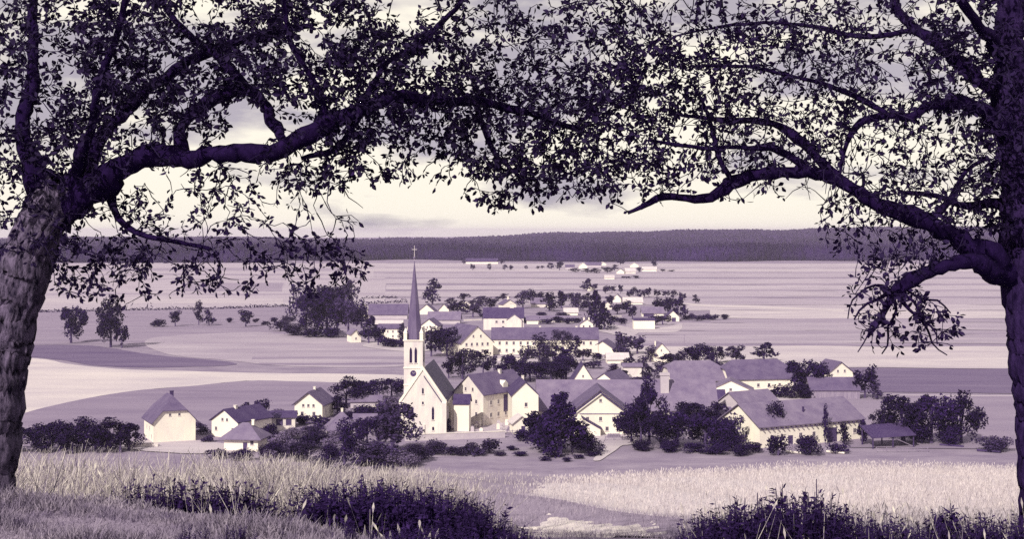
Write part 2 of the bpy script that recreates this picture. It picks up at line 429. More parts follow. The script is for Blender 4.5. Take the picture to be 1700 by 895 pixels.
b = MB(); b.prism([(-7.6, -.72, 5.0), (0, -.72, 10.75), (7.6, -.72, 5.0), (7.6, -.72, 4.6), (0, -.72, 10.3), (-7.6, -.72, 4.6)], (0, -.12, 0)); b.build('bargeboard', M_darkwood, r)
b = MB(); b.prism([(-4.8, -3.4, 4.6), (0.2, -3.4, 1.7), (0.2, -.05, 1.7), (-4.8, -.05, 4.6)], (0, 0, .25)); b.build('porch_roof', M_roofd, r)
b = MB(); b.prism([(-4.5, -3.0, -.2), (-.2, -3.0, -.2), (-.2, -3.0, 1.85), (-4.5, -3.0, 4.3)], (0, 2.98, 0)); b.build('porch', M_white, r)
b = MB(); b.box(-5.2, 5.2, -.14, -.02, 5.1, 5.32); b.build('beam', M_wood, r)
house('steep white triangular gable with dark roofs rising behind the long barn', 968, 440, 7.2, 12, 2.8, 5.6, 0, ov=.35, roof=M_roofd, wins=[('f', 0, 4.4, .6, .8)])
house('low white gable next to the steep triangular gable behind the long barn', 1003, 436, 7.4, 14, 3.4, 2.6, -24, ov=.4, roof=M_roof)
house('white wall block with dark openings between the big dark trees', 1110, 396, 9.8, 6, 4.2, 1.0, 0, axis='x', wall=M_white, roof=M_roofl, name='stable', cat='stable',
      doors=[('f', -3.6, 0.2, .9, 3.2), ('f', -1.9, .2, .9, 3.2), ('f', .4, 1.2, 1.6, 1.9)])
house('dark-tiled outbuilding right of the white wall block', 1174, 392, 10, 7, 2.2, 3.2, 0, axis='x', roof=M_roofd, wall=M_grey, name='outbuilding', cat='shed')
house('low pale wall building among the gardens behind the long barn', 1050, 484, 6.2, 4, 3.6, .8, 0, axis='x', wall=M_cream, roof=M_roofl, name='shed', cat='shed')
# --- inn with the long wing
house('big white gabled inn with a row of windows at the head of a long wing', 792, 564, 14, 21, 5.6, 6.4, 24, ov=.5, roof=M_roof,
      wins=row('f', (-4.6, -2.3, 0, 2.3, 4.6), 4.2, .95, 1.4) + row('f', (-1.6, 1.6), 7.6, .8, 1.1) + row('f', (-4.6, -2.3, 2.3, 4.6), 1.4, .95, 1.4), doors=[('f', 0, 0, 1.3, 2.3)], name='inn', cat='inn')
r = house('long white wing with a grey roof running from the big gabled inn', 905, 572, 43, 11, 6.4, 4.1, 0, axis='x', roof=M_roof,
      wins=row('f', [-18.5 + 2.85 * i for i in range(14)], 4.0, 1.0, 1.45) + row('f', [-18.5 + 2.85 * i for i in range(14)], 1.0, 1.0, 1.45), chim=[(-2, 6, .8, 1.2), (13, 6, .8, 1.2)], name='wing_building', cat='building')
r = house('white house with a cross gable and a big chimney behind the inn', 836, 716, 20.5, 9, 6.2, 4.8, 0, axis='x', ov=.3, wall=M_cream, roof=M_roofd,
      wins=row('f', (-3.6, -.2), 3.4, 1.3, 1.5) + row('f', (-.2,), .6, 1.3, 1.5), chim=[(4.2, 5.2, 2.0, 3.2)])
b = MB(); b.prism([(1.8, -1.2, -.2), (9.2, -1.2, -.2), (9.2, -1.2, 5.2), (5.5, -1.2, 7.8), (1.8, -1.2, 5.2)], (0, 4.5, 0)); b.build('cross_gable', M_cream, r)
b = MB()
b.prism([(1.4, -1.5, 5.0), (5.5, -1.5, 7.9), (5.5, 4, 7.9), (1.4, 4, 5.0)], (0, 0, .2)); b.prism([(5.5, -1.5, 7.9), (9.6, -1.5, 5.0), (9.6, 4, 5.0), (5.5, 4, 7.9)], (0, 0, .2)); b.build('gable_roof', M_roofl, r)
# --- behind the spire
house('white-walled shed with a sunlit gable just right of the spire', 708, 850, 10, 9, 1.9, 4.2, -6, roof=M_roof, name='barn', cat='barn')
house('pale long low roof right of the spire', 737, 764, 17.5, 8, 2.4, 3.8, -3, axis='x', wall=M_grey, roof=M_roofl, name='barn', cat='barn')
house('white gabled house directly right of the spire foot', 712, 675, 8.4, 10, 4.8, 3.2, -10, roof=M_roof, wins=row('f', (-2.4, -.8, .8, 2.4), 3.6, .7, 1.0) + row('f', (-2.2, 2.2), 1.0, .8, 1.1))
house('low white annex beside the gabled house at the spire foot', 738, 680, 6.5, 6, 2.8, 1.6, -4, axis='x', roof=M_roofl)
house('small white gable beyond the pale long roof', 737, 858, 6.2, 7, 2.6, 3.2, -12, roof=M_roofl)
house('white house with two chimneys beside the dark grove', 596, 812, 10, 10, 2.9, 3.6, -20, roof=M_roofll, chim=[(-1.5, 4, .9, 2.4), (1.4, 5, .9, 2.2)], chim_m=M_white, wins=row('f', (-2, 2), 1.0, .9, 1.2))
house('big dark-roofed barn left of the spire', 644, 805, 22, 11, 2.8, 5.4, 0, axis='x', roof=M_roof, wall=M_grey, name='barn', cat='barn')
house('white-topped long shed left of the spire', 646, 730, 13.6, 5, 2.2, 1.6, 0, axis='x', roof=M_roofll, wall=M_darkwood, name='shed', cat='shed')
house('white two-storey house wall left of the tower top', 648, 655, 11, 8, 4.9, 1.8, 0, axis='x', roof=M_roof, wins=row('f', (-3.6, -1.2, 1.2, 3.6), 3.0, .8, 1.1) + row('f', (-3.6, 1.2, 3.6), .8, .8, 1.1))
house('small white end-wall cottage at the foot of the dark grove', 591, 634, 4.6, 9, 3.8, 2.0, 18, roof=M_roofl, wins=[('f', 0, 1.4, .8, 1.0)])
house('white chapel-like cottage with a dark arched doorway at the east edge', 1117, 783, 7.2, 9, 2.7, 3.4, 0, roof=M_roofd, doors=[('f', .6, 0, 2.2, 2.2)])
house('plain white boxy house wall on the open meadow edge', 1069.5, 721, 10.9, 7, 4.5, .9, 0, axis='x', roof=M_roofd, ov=.25)
house('pale-roofed house above the plain boxy house', 1084, 828, 12.5, 8, 2.2, 3.2, 0, axis='x', roof=M_roofl, wall=M_white, doors=[('f', -2.6, 0, 6, 1.9)])
house('long low house with a bleached roof beneath the roadside trees', 1051, 965, 13, 8, 1.8, 3.0, 0, axis='x', roof=M_roofll)
house('small white gable beside the bleached long roof', 1024, 995, 5.6, 8, 3.0, 2.8, -10, roof=M_roofl)
house('small white hut under the lone dark tree on the plain', 981, 1190, 7.5, 6, 1.6, 2.6, 0, roof=M_roofll, name='hut', cat='hut')
house('white gabled cottage with wide eaves below the inn wing', 1000, 572, 9, 11, 2.6, 3.0, -14, ov=.7, roof=M_roof)
house('low cottage with a bleached roof below the wide-eaved cottage', 1026, 533, 8, 6, 1.7, 2.0, 3, axis='x', roof=M_roofll)
house('narrow white gabled house at the east edge with a small chimney', 1098, 538, 6, 9, 4.2, 3.1, 6, roof=M_roofl, chim=[(-1.6, 4, .5, 2.2)], chim_m=M_white, wins=row('f', (0,), 4.2, .6, .8))
house('small pale house with white gable among the middle gardens', 1008, 905, 6, 7, 2.6, 2.4, 10, roof=M_roofl)
house('small white house with chimneys among trees above the inn wing', 974, 690, 6.2, 6, 5.0, 2.0, 0, wall=M_white, roof=M_roofl, wins=row('f', (-1.5, 1.5), 3.0, .9, 1.2), chim=[(-1.2, 3, .7, 1.6), (1.2, 3, .7, 1.6)], chim_m=M_white)
house('tiny pale house right of the cross-gabled house', 884, 760, 6.2, 6, 2.4, 2.0, 0, axis='x', roof=M_roofl)
house('white house with a tall end wall above the cross-gabled house', 846, 880, 9, 8, 4.6, 2.8, 20, roof=M_roof, chim=[(0, 3, 1.0, 2)], chim_m=M_white)
house('pale low barn above the inn wing hedges', 916, 775, 26, 6, 1.6, 1.8, 0, axis='x', roof=M_roofl, wall=M_cream, name='barn', cat='barn')
house('grey hall roof among trees on the north side', 898, 930, 13, 9, 2.6, 3.4, 0, axis='x', roof=M_roofl, wall=M_cream, name='barn', cat='barn')
house('small white cottage among the north trees', 948, 840, 8, 6, 2.0, 2.2, 0, axis='x', roof=M_roofll)
house('small pale-roofed cottage among the north-west trees', 772, 905, 9, 7, 2.2, 3.0, 0, roof=M_roofll)
# --- east farm
house('grey half-hipped farmhouse with a white end wall in the east farm', 1264, 440, 21, 12, 4.1, 5.2, 10, axis='x', k=.5, ov=.5, roof=M_roof,
      wins=row('f', (-1, 2.5, 6, 9), 1.4, .9, 1.2))
house('broad pale-roofed barn left of the half-hipped farmhouse', 1160, 440, 17, 15, 3.4, 5.4, 8, axis='x', k=.35, roof=M_roofl, wall=M_cream, name='barn', cat='barn')
house('low wide white gable in the east farm yard', 1213, 429, 13.4, 9, 1.5, 3.1, -8, ov=.5, roof=M_roofl, name='barn', cat='barn', wins=[('f', 0, 1.3, .9, 1.0)])
house('grey-gabled shed with a long pale roof before the low wide gable', 1211, 384, 10, 14, 2.8, 3.2, -56, ov=.5, wall=M_grey, roof=M_roofl, name='shed', cat='shed')
house('low white outbuilding wall beside the grey-gabled shed', 1188, 372, 8, 5, 1.7, 1.4, 0, axis='x', roof=M_roofl, name='outbuilding', cat='shed')
r = house('long barn with a pale sagging roof and white wall fronting the east farm', 1228, 331, 15, 31, 5.0, 4.3, -62, ov=.6, wall=M_white, roof=M_roofl, name='barn', cat='barn',
      wins=row('f', (-2.6, 2.6), 2.2, .9, 1.2) + row('r', (-12, -9, -3.5, 0.5, 10, 13), 1.6, 1.0, 1.3), doors=[('r', -6.5, 0, 1.4, 2.4), ('r', 6, 0, 3.0, 3.4)])
for i in range(22):
    b = MB(); b.box(7.5, 8.3, .5 + i * 1.43, .72 + i * 1.43, 4.25, 4.5); b.build('rafter', M_darkwood, r)
b = MB(); b.bar((7.7, 24.5, 4.4), (9.6, 23.2, 0), .14); b.build('brace', M_white, r)
ob('chimney', chimney_mesh(M_darkwood), r, (4.2, 15.5, 6.2), (0, 0, 0), (.35, .35, 2.2))
house('timber-walled barn with a grey roof behind the long farm barn', 1387, 419, 14.6, 9, 2.8, 3.2, 0, axis='x', ov=.35, wall=M_wood, roof=M_roof, name='barn', cat='barn')
house('white gabled house with two small windows beside the big walnut', 1396, 474, 9, 11, 2.5, 3.5, 14, ov=.5, roof=M_roof, wins=row('f', (-1.1, 1.4), 2.6, .75, .9))
# timber lean-to on posts
o = at(1478, 745, 326)
r = thing('timber_shelter', 'open timber lean-to on posts beside the large round trees', 'shelter', (o.x, o.y, 0), math.radians(12))
b = MB(); b.prism([(-5.4, -1.6, 2.4), (5.4, -2.2, 2.9), (5.4, 4.5, 4.9), (-5.4, 4.5, 4.4)], (0, 0, .14)); b.build('roof', M_roofd, r)
for q in range(14):
    b = MB(); b.prism([(-5.3 + q * .8, -1.66, 2.62), (-4.65 + q * .8, -1.66, 2.65), (-4.65 + q * .8, 4.4, 4.62 + q * .033), (-5.3 + q * .8, 4.4, 4.6 + q * .033)], (0, 0, .05)); b.build('board', M_darkwood, r)
for x, y, h in ((-5, -1.3, 2.45), (0, -1.3, 2.65), (5, -1.6, 2.9), (-5, 4.2, 4.3), (0, 4.2, 4.5), (5, 4.2, 4.8)):
    b = MB(); b.box(x - .12, x + .12, y - .12, y + .12, -.2, h); b.build('post', M_darkwood, r)
b = MB(); b.bar((5, -1.5, 0.3), (0, -1.3, 2.5), .09); b.build('strut', M_wood, r)
# far hamlet at the edge of the wood
house('long white farm with dark roofs alone before the wood', 800, 2190, 50, 14, 3.6, 5, 0, axis='x', roof=M_roofd, wall=M_white, name='farmhouse', cat='farmhouse')
for i, (px, py, wp, hp, ax, wl, rf, lb) in enumerate([
        (946, 447, 15, 8, 'x', M_grey, M_roof, 'long grey-roofed farm at the near end of the far hamlet'),
        (968, 446, 14, 10, 'y', M_white, M_roofll, 'brightest white gabled house in the middle of the far hamlet'),
        (985, 444, 26, 9, 'x', M_grey, M_roof, 'broad grey barn roof in the far hamlet'),
        (1002, 441, 9, 6, 'y', M_white, M_roofll, 'tiny white house against the dark wood in the far hamlet'),
        (1030, 455, 13, 9, 'y', M_white, M_roofl, 'white gabled house at the front of the far hamlet'),
        (1047, 455, 17, 10, 'x', M_cream, M_roofll, 'pale twin-roofed house at the front of the far hamlet'),
        (1053, 444, 14, 8, 'y', M_white, M_roofll, 'white house behind the pale twin-roofed house in the far hamlet'),
        (1078, 451, 24, 8, 'x', M_white, M_roofll, 'long white-roofed barn at the east end of the far hamlet'),
        (1012, 464, 16, 7, 'x', M_white, M_roofll, 'low white cottage standing forward of the far hamlet')]):
    d = F * EYE / (py - HZ); mp_ = d / F
    house(lb, px, d, wp * mp_, 10 if ax == 'x' else 14, hp * mp_ * .45, hp * mp_ * .5, random.uniform(-10, 10), axis=ax, wall=wl, roof=rf, name='farmhouse', cat='farmhouse', group='houses of the far hamlet')

# ------------------------------------------------------------------ church
o = at(702, 720, 347)
ch = thing('church', 'tall pale church with a needle spire and steep dark roof', 'church', (o.x, o.y, 0), math.radians(-3))
b = MB(); b.prism([(-5.3, 0, -.3), (5.3, 0, -.3), (5.3, 0, 8.2), (0, 0, 15.9), (-5.3, 0, 8.2)], (0, 25, 0)); b.build('nave', M_stone, ch)
b = MB()
for s in (-1, 1):
    b.prism([(s * 5.75, .5, 7.65), (0, .5, 16.0), (0, 25.3, 16.0), (s * 5.75, 25.3, 7.65)], (0, 0, .28))
b.build('roof', M_slate, ch)
b = MB()
for s in (-1, 1):   # raised gable coping
    b.prism([(s * 5.9, -.25, 7.3), (0, -.25, 15.9), (0, -.25, 16.9), (s * 5.9, -.25, 8.3)], (0, .72, 0))
b.build('gable_coping', M_white, ch)
b = MB()
b.prism([(.25, -.02, 14.6), (4.9, -.02, 7.85), (4.9, -.02, 7.45), (.25, -.02, 14.2)], (0, -.16, 0)); b.build('gable_band', M_darkwood, ch)
for s in (-1, 1):
    b = MB(); b.box(s * 5.3 - .55, s * 5.3 + .55, -.55, .6, -.3, 7.6); b.prism([(s * 5.3 - .55, -.55, 7.6), (s * 5.3 + .55, -.55, 7.6), (s * 5.3 + .55, .6, 8.4), (s * 5.3 - .55, .6, 8.4)], (0, 0, .15)); b.build('buttress', M_stone, ch)
for i in range(4):
    b = MB(); b.box(5.3, 5.95, 4.2 + i * 6, 5.0 + i * 6, -.3, 6.4); b.build('buttress', M_stone, ch)
def lancet(parent, loc, rz, ww, hh, name='lancet_window'):
    b = MB(); q = []
    n = 6
    for i in range(n + 1):
        t = i / n; q.append((-ww / 2 * (1 - t ** 1.6), 0, hh * (.72 + .28 * t ** .8)))
    prof = [(-ww / 2, 0, 0)] + q + [(-x, y, z) for x, y, z in q[-2::-1]] + [(ww / 2, 0, 0)]
    b.prism(prof, (0, -.06, 0))
    f = b.build(name, M_pane, parent, loc=loc, rot=(0, 0, rz))
    b = MB(); b.box(-ww / 2 - .14, ww / 2 + .14, -.16, .01, -.2, 0); b.build('sill', M_frame, f)
for x in (-2.6, 2.5): lancet(ch, (x, 0, 3.6), 0, .55, 3.3)
lancet(ch, (0, 0, 10.0), 0, .42, 1.5)
lancet(ch, (0, 0, 7.4), 0, .42, .7, 'niche')
lancet(ch, (2.55, 0, 1.0), 0, .5, .9)
for i in range(4): lancet(ch, (5.3, 2.4 + i * 6, 2.4), math.pi / 2, 1.0, 4.4)
b = MB(); b.box(-1.4, .5, -.3, .02, 0, 2.4); b.build('portal', M_cream, ch)
b = MB(); b.box(-.95, .05, -.36, -.28, 0, 1.9); b.build('door', M_wood, ch)
# tower
tw = 2.34
b = MB(); b.box(-4.75, -4.75 + 2 * tw, .3, .3 + 2 * tw, -.3, 23.3); b.build('tower', M_stone, ch)
tx, ty = -4.75 + tw, .3 + tw
b = MB()
for z0, z1, e in ((12.0, 12.3, .1), (16.2, 16.5, .14), (23.0, 23.3, .2)):
    b.box(tx - tw - e, tx + tw + e, ty - tw - e, ty + tw + e, z0, z1)
b.build('cornice', M_white, ch)
for sx in (-1, 1):
    for sy in (-1, 1):
        b = MB(); cx, cy = tx + sx * (tw - .35), ty + sy * (tw - .35)
        b.box(cx - .42, cx + .42, cy - .42, cy + .42, 23.3, 24.9)
        b.add([(cx - .5, cy - .5, 24.9), (cx + .5, cy - .5, 24.9), (cx + .5, cy + .5, 24.9), (cx - .5, cy + .5, 24.9), (cx, cy, 26.3)], [(0, 1, 4), (1, 2, 4), (2, 3, 4), (3, 0, 4), (3, 2, 1, 0)])
        b.build('pinnacle', M_white, ch)
def tower_face(a):
    R = Matrix.Rotation(a, 4, 'Z')
    def P_(x, y, z): v = R @ Vector((x, y, 0)); return (tx + v.x, ty + v.y, z)
    for x in (-.62, .62):
        lancet(ch, P_(x, -tw, 17.6), a, .62, 3.9, 'belfry_louvre')
    b = MB(); n = 20
    b.prism([(.75 * math.cos(2 * math.pi * i / n), 0, .75 * math.sin(2 * math.pi * i / n)) for i in range(n)], (0, -.08, 0))
    cl = b.build('clock_face', M_darkwood, ch, loc=P_(0, -tw, 15.0), rot=(0, 0, a))
    for ang, ln in ((.5, .62), (2.3, .45)):
        b = MB(); b.bar((0, -.11, 0), (ln * math.cos(ang), -.11, ln * math.sin(ang)), .05, .03, 4); b.build('clock_hand', M_frame, cl)
    lancet(ch, P_(0, -tw, 9.4), a, .36, 1.4, 'slit_window')
for a in (0, math.pi / 2, math.pi, -math.pi / 2): tower_face(a)
b = MB(); n = 8; rb, zb, zt = 2.25, 23.3, 43.2
ring = [(tx + rb * math.cos(math.pi / 8 + i * math.pi / 4), ty + rb * math.sin(math.pi / 8 + i * math.pi / 4), zb) for i in range(n)]
ring2 = [(tx + rb * .80 * math.cos(math.pi / 8 + i * math.pi / 4), ty + rb * .80 * math.sin(math.pi / 8 + i * math.pi / 4), zb + 2.6) for i in range(n)]
b.add(ring + ring2 + [(tx, ty, zt)], [(i, (i + 1) % n, n + (i + 1) % n, n + i) for i in range(n)] + [(n + i, n + (i + 1) % n, 2 * n) for i in range(n)])
b.build('spire', M_spire, ch)
b = MB(); b.bar((tx, ty, 43.0), (tx, ty, 46.6), .09, .05); b.bar((tx - .65, ty, 45.6), (tx + .65, ty, 45.6), .07)
b.build('cross', M_frame, ch)
b = MB()
for i in range(6):
    a0 = math.pi * i / 6
    for j in range(8):
        a1, a2 = 2 * math.pi * j / 8, 2 * math.pi * (j + 1) / 8
        q = lambda u, v: (tx + .34 * math.sin(u) * math.cos(v), ty + .34 * math.sin(u) * math.sin(v), 43.5 + .34 * math.cos(u))
        b.add([q(a0, a1), q(a0 + math.pi / 6, a1), q(a0 + math.pi / 6, a2), q(a0, a2)], [(0, 1, 2, 3)])
b.build('spire_ball', M_metal, ch)

GROUPED = {}
# graveyard wall and stones
o0, o1 = ground(672, 733), ground(838, 727)
dv = o1 - o0
r = thing('graveyard_wall', 'low pale wall along the graveyard below the church', 'wall', o0, math.atan2(dv.y, dv.x))
ln = dv.length
b = MB(); b.box(0, ln, -.25, .25, -.3, 1.5); b.build('wall', M_grey, r)
b = MB(); b.box(-.1, ln + .1, -.34, .34, 1.5, 1.66); b.build('coping', M_cream, r)
for i in range(30):
    px = random.uniform(758, 846); py = random.uniform(697, 719)
    if px < 785 and py < 712: px += 30
    g = ground(px, py); h = random.uniform(1.0, 2.0); cross = random.random() < .4
    r = thing('gravestone', 'pale cross-shaped gravestone in the graveyard before the parsonage' if cross else 'pale upright slab gravestone in the graveyard before the parsonage', 'gravestone', g, random.uniform(-.3, .3),
              'cross gravestones' if cross else 'slab gravestones')
    GROUPED.setdefault(r['group'], []).append(r)
    b = MB()
    if cross:
        b.box(-.12, .12, -.1, .1, .3, h); b.box(-.42, .42, -.09, .09, h * .66, h * .66 + .22)
    else:
        b.prism([(-.42, -.12, .25), (.42, -.12, .25), (.42, -.12, h * .8), (.2, -.12, h), (-.2, -.12, h), (-.42, -.12, h * .8)], (0, .24, 0))
    b.build('stone', M_white if random.random() < .7 else M_grey, r)
    b = MB(); b.box(-.55, .55, -.3, .3, -.1, .25); b.build('plinth', M_grey, r)
# garden walls, fences and woodpiles between the houses
for px0, px1, py, h, lb in ((598, 640, 680, 1.0, 'low pale garden wall in front of the hedge belt'), (592, 616, 700, .8, 'short pale wall behind the pyramid-roofed shed'), (826, 872, 600, 1.1, 'pale garden wall before the long inn wing'), (905, 958, 604, 1.0, 'second pale garden wall along the inn wing'),
                            (985, 1012, 641, .9, 'short pale wall beside the low white gable'), (1165, 1208, 690, 1.0, 'pale yard wall before the dark-tiled outbuilding'), (1026, 1046, 620, .8, 'pale garden wall below the bleached-roof cottage'), (700, 735, 552, .9, 'pale wall at the foot of the spire house'),
                            (452, 486, 716, 1.2, 'pale wall before the cart shed'), (210, 262, 744, 1.0, 'pale terrace wall before the half-hipped white house'), (1010, 1032, 527, .8, 'pale wall among the north-eastern trees'), (770, 800, 533, .8, 'pale wall left of the cross-gabled house')):
    a, c = ground(px0, py), ground(px1, py - 1); dv = c - a
    r = thing('garden_wall', lb, 'wall', a, math.atan2(dv.y, dv.x)); ln = dv.length
    b = MB(); b.box(0, ln, -.15, .15, -.3, h); b.build('wall', M_cream, r)
    b = MB(); b.box(-.06, ln + .06, -.21, .21, h, h + .09); b.build('coping', M_roofll, r)
for px0, px1, py, lb in ((1005, 1062, 733, 'wooden paddock fence before the wide-gabled farmhouse'), (1240, 1330, 752, 'wooden fence before the long barn'), (842, 868, 722, 'wooden fence at the foot of the narrow gabled house'), (530, 575, 742, 'wooden garden fence below the shutter house'), (1455, 1540, 752, 'wooden pasture fence before the timber lean-to')):
    a, c = ground(px0, py), ground(px1, py - 1); dv = c - a; ln = dv.length
    r = thing('fence', lb, 'fence', a, math.atan2(dv.y, dv.x)); n_ = max(3, int(ln / 2))
    for i in range(n_ + 1):
        b = MB(); b.box(ln * i / n_ - .07, ln * i / n_ + .07, -.07, .07, -.2, 1.15 + random.uniform(-.08, .08)); b.build('post', M_wood, r)
    for z_ in (.45, .9):
        b = MB(); b.box(-.2, ln + .2, -.11, -.07, z_, z_ + .11); b.build('rail', M_wood, r)
for px, py, wd_, lb in ((1020, 728, 4.0, 'stacked firewood by the farmhouse meadow corner'), (1318, 746, 4.5, 'stacked firewood before the long barn wall'), (560, 724, 3.0, 'stacked firewood beside the pyramid-roofed shed'), (850, 716, 3.0, 'stacked firewood by the low porch house')):
    g_ = ground(px, py)
    r = thing('woodpile', lb, 'woodpile', g_, random.uniform(-.3, .3))
    for k in range(3):
        for i in range(int(wd_ / .42) - k):
            b = MB(); x_ = -wd_ / 2 + .42 * i + .21 * k + .2; b.bar((x_, -.6, .2 + .36 * k), (x_ + .02, .6, .2 + .36 * k), .2, .2, 7); b.build('log', M_wood, r)
# telegraph poles
for px, py, h, lb in ((429, 715, 7.2, 'pale telegraph pole beside the dark garden tree'), (1215, 603, 5.5, 'thin pole behind the half-hipped farmhouse'), (1136, 572, 4.5, 'lone dark post on the meadow east of the narrow gabled house'),
                      (1617, 738, 6.5, 'thin pole beside the outermost large round tree')):
    g = ground(px, py)
    r = thing('utility_pole', lb, 'pole', g)
    b = MB(); b.bar((0, 0, -.3), (0, 0, h), .13, .09); b.build('pole', M_wood, r)
    b = MB(); b.box(-.6, .6, -.05, .05, h - .6, h - .48); b.build('crossarm', M_wood, r)
# logs and a low rail on the meadow edge
for px0, px1, py, lb in ((1622, 1662, 750, 'long dark log lying on the meadow beside the small round bush'), (1560, 1600, 741, 'low dark log under the large round trees'), (1305, 1330, 752, 'pale felled trunk on the meadow before the long barn'), (1372, 1402, 752, 'pale pole lying by the bushes before the long barn')):
    a, c = ground(px0, py), ground(px1, py + 3)
    b = MB(); b.bar((0, 0, .3), tuple(c - a + Vector((0, 0, .3))), .28, .22, 8)
    tag(b.build('log', M_darkwood if 'dark' in lb else M_cream, None, loc=a), lb, 'log')

# ------------------------------------------------------------------ village trees
M_fol = [mat('foliage_dark', .016, .85, (14, 14, 14), 2, .9, rnd=.3, spec=.1), mat('foliage_mid', .03, .85, (14, 14, 14), 2, .9, rnd=.3, spec=.1), mat('foliage_pale', .11, .7, (14, 14, 14), 2, .9, rnd=.2, spec=.1)]
M_bark = mat('bark', .07, .35, (4, 4, 1), 5, .95)
def crown_mesh(seed, n, size, shape, m):
    g = np.random.default_rng(seed)
    if shape == 'round':
        nb = 17; c = g.normal(size=(nb, 3)); c /= np.linalg.norm(c, axis=1)[:, None]
        c *= (.14 + .25 * g.random((nb, 1))); c[:, 2] = c[:, 2] * 1.0 + .56; rad = .08 + .11 * g.random(nb)
        c[:, 2] = np.clip(c[:, 2], .24, .95)
    elif shape == 'cone':
        nb = 16; t = np.linspace(.12, .95, nb); a = g.random(nb) * 6.28; rr = (.30 * (1 - t) + .02)
        c = np.stack([rr * np.cos(a), rr * np.sin(a), t], -1); rad = .07 + .20 * (1 - t) * .8
    elif shape == 'bush':
        nb = 10; c = g.normal(size=(nb, 3)); c /= np.linalg.norm(c, axis=1)[:, None]; c *= .28 * g.random((nb, 1)) ** .5 + .06
        c[:, 2] = np.abs(c[:, 2]) * 1.3 + .2; rad = .16 + .1 * g.random(nb)
    else:   # tall, open
        nb = 11; t = np.linspace(.25, .92, nb); a = g.random(nb) * 6.28; rr = .26 * np.sin(np.pi * np.clip(t, .1, .95)) * g.random(nb) + .05
        c = np.stack([rr * np.cos(a), rr * np.sin(a), t], -1); rad = .12 + .10 * g.random(nb)
    k = g.integers(0, nb, n)
    dirs = g.normal(size=(n, 3)); dirs /= np.linalg.norm(dirs, axis=1)[:, None]
    p = c[k] + dirs * (rad[k] * (.45 + .55 * g.random(n) + .45 * (g.random(n) < .10) * g.random(n)))[:, None]
    p[:, 2] = np.clip(p[:, 2], .02, 1.05)
    u = g.normal(size=(n, 3)); u /= np.linalg.norm(u, axis=1)[:, None]
    v = np.cross(u, dirs + .6 * g.normal(size=(n, 3))); v /= np.linalg.norm(v, axis=1)[:, None] + 1e-6
    s = (size * (.6 + .9 * g.random(n)))[:, None]
    V = np.stack([p - u * s, p - v * s * .6, p + u * s, p + v * s * .6], 1).reshape(-1, 3)
    return fast_mesh('crown', V, np.arange(4 * n).reshape(-1, 4), m)
PROTO = {}
for sh in ('round', 'cone', 'bush', 'open'):
    for mi in range(3):
        for lod, (n, sz) in enumerate(((680, .046), (3000, .025))):
            PROTO[sh, mi, lod] = [crown_mesh(hash((sh == 'round', sh == 'cone', sh == 'bush', mi, lod, q)) % 100000, int(n * (.75 if sh == 'open' else 1)), sz, sh, M_fol[mi]) for q in range(3 if mi < 2 else 2)]
_t = MB(); _t.bar((0, 0, -.03), (.01, 0, .42), .035, .02, 7); _t.bar((.01, 0, .40), (.12, .05, .66), .018, .008, 5); _t.bar((0, 0, .36), (-.13, -.04, .62), .018, .008, 5); _t.bar((.01, 0, .42), (0, .08, .75), .018, .008, 5)
ME_trunk = new_mesh('trunk', _t.v, _t.f, M_bark)
_t = MB(); _t.bar((0, 0, -.03), (0, 0, .3), .03, .02, 5); _t.bar((0, 0, .02), (.15, .06, .4), .02, .008, 5); _t.bar((0, 0, .02), (-.16, 0, .38), .02, .008, 5)
ME_stem = new_mesh('stem', _t.v, _t.f, M_bark)
n_tree = 0
ORD = 'first second third fourth fifth sixth seventh eighth ninth tenth eleventh twelfth thirteenth fourteenth fifteenth sixteenth seventeenth eighteenth nineteenth twentieth'.split()
def number_groups():
    """each member of a row or clump is told apart by its place along it, counted from the west end"""
    for g_, os_ in GROUPED.items():
        os_.sort(key=lambda o: o.location.x / o.location.y)
        n = len(os_)
        if n < 2: continue
        for i, o in enumerate(os_):
            j = n - 1 - i
            o['label'] = o['label'] + ', ' + (ORD[i] + ' from west' if i <= j else ORD[j] + ' from east')
def tree(px, py, wp, hp, label, kind='round', mi=0, group=None, name=None):
    global n_tree
    n_tree += 1
    if mi == 0 and kind != 'cone' and py < 700 and random.random() < .28: mi = 1
    g = ground(px, py); m_ = g.y / F
    bush = kind == 'bush'
    r = thing(name or ('bush' if bush else 'spruce_tree' if kind == 'cone' else 'broadleaf_tree'), label, 'bush' if bush else 'tree', g, random.uniform(0, 6.28), group)
    W = wp * m_ * 1.24
    lst = PROTO[kind, mi, 1 if wp >= 44 else 0]
    sc = (W, W * random.uniform(.9, 1.1), hp * m_ * 1.1)
    if group: GROUPED.setdefault(group, []).append(r)
    ob('crown', lst[n_tree % len(lst)], r, scale=sc)
    ob('stem' if bush else 'trunk', ME_stem if bush else ME_trunk, r, scale=sc)
    return r
T = tree
T(118, 570, 50, 66, 'rounder of the two dark trees alone on the western pasture', mi=0)
T(184, 577, 54, 76, 'taller of the two dark trees alone on the western pasture', mi=0)
T(202, 578, 30, 44, 'small tree leaning on the taller of the two pasture trees', mi=0)
for px, py, wp, hp, k in ((262, 543, 24, 19, 'bush'), (291, 542, 26, 24, 'round'), (330, 540, 18, 36, 'open'), (347, 541, 24, 25, 'round'), (408, 543, 30, 26, 'round'), (382, 536, 14, 11, 'bush'), (440, 540, 14, 10, 'bush'), (425, 536, 12, 9, 'bush'), (455, 536, 16, 12, 'bush')):
    T(px, py, wp, hp, {'bush': 'low dark bush in the sparse line across the western pasture', 'round': 'small round fruit tree in the sparse line across the western pasture', 'open': 'slim upright tree in the sparse line across the western pasture'}[k], k, 0, {'bush': 'pasture bushes', 'round': 'pasture fruit trees', 'open': None}[k])
grove = 'dark tree in the grove west of the spire'
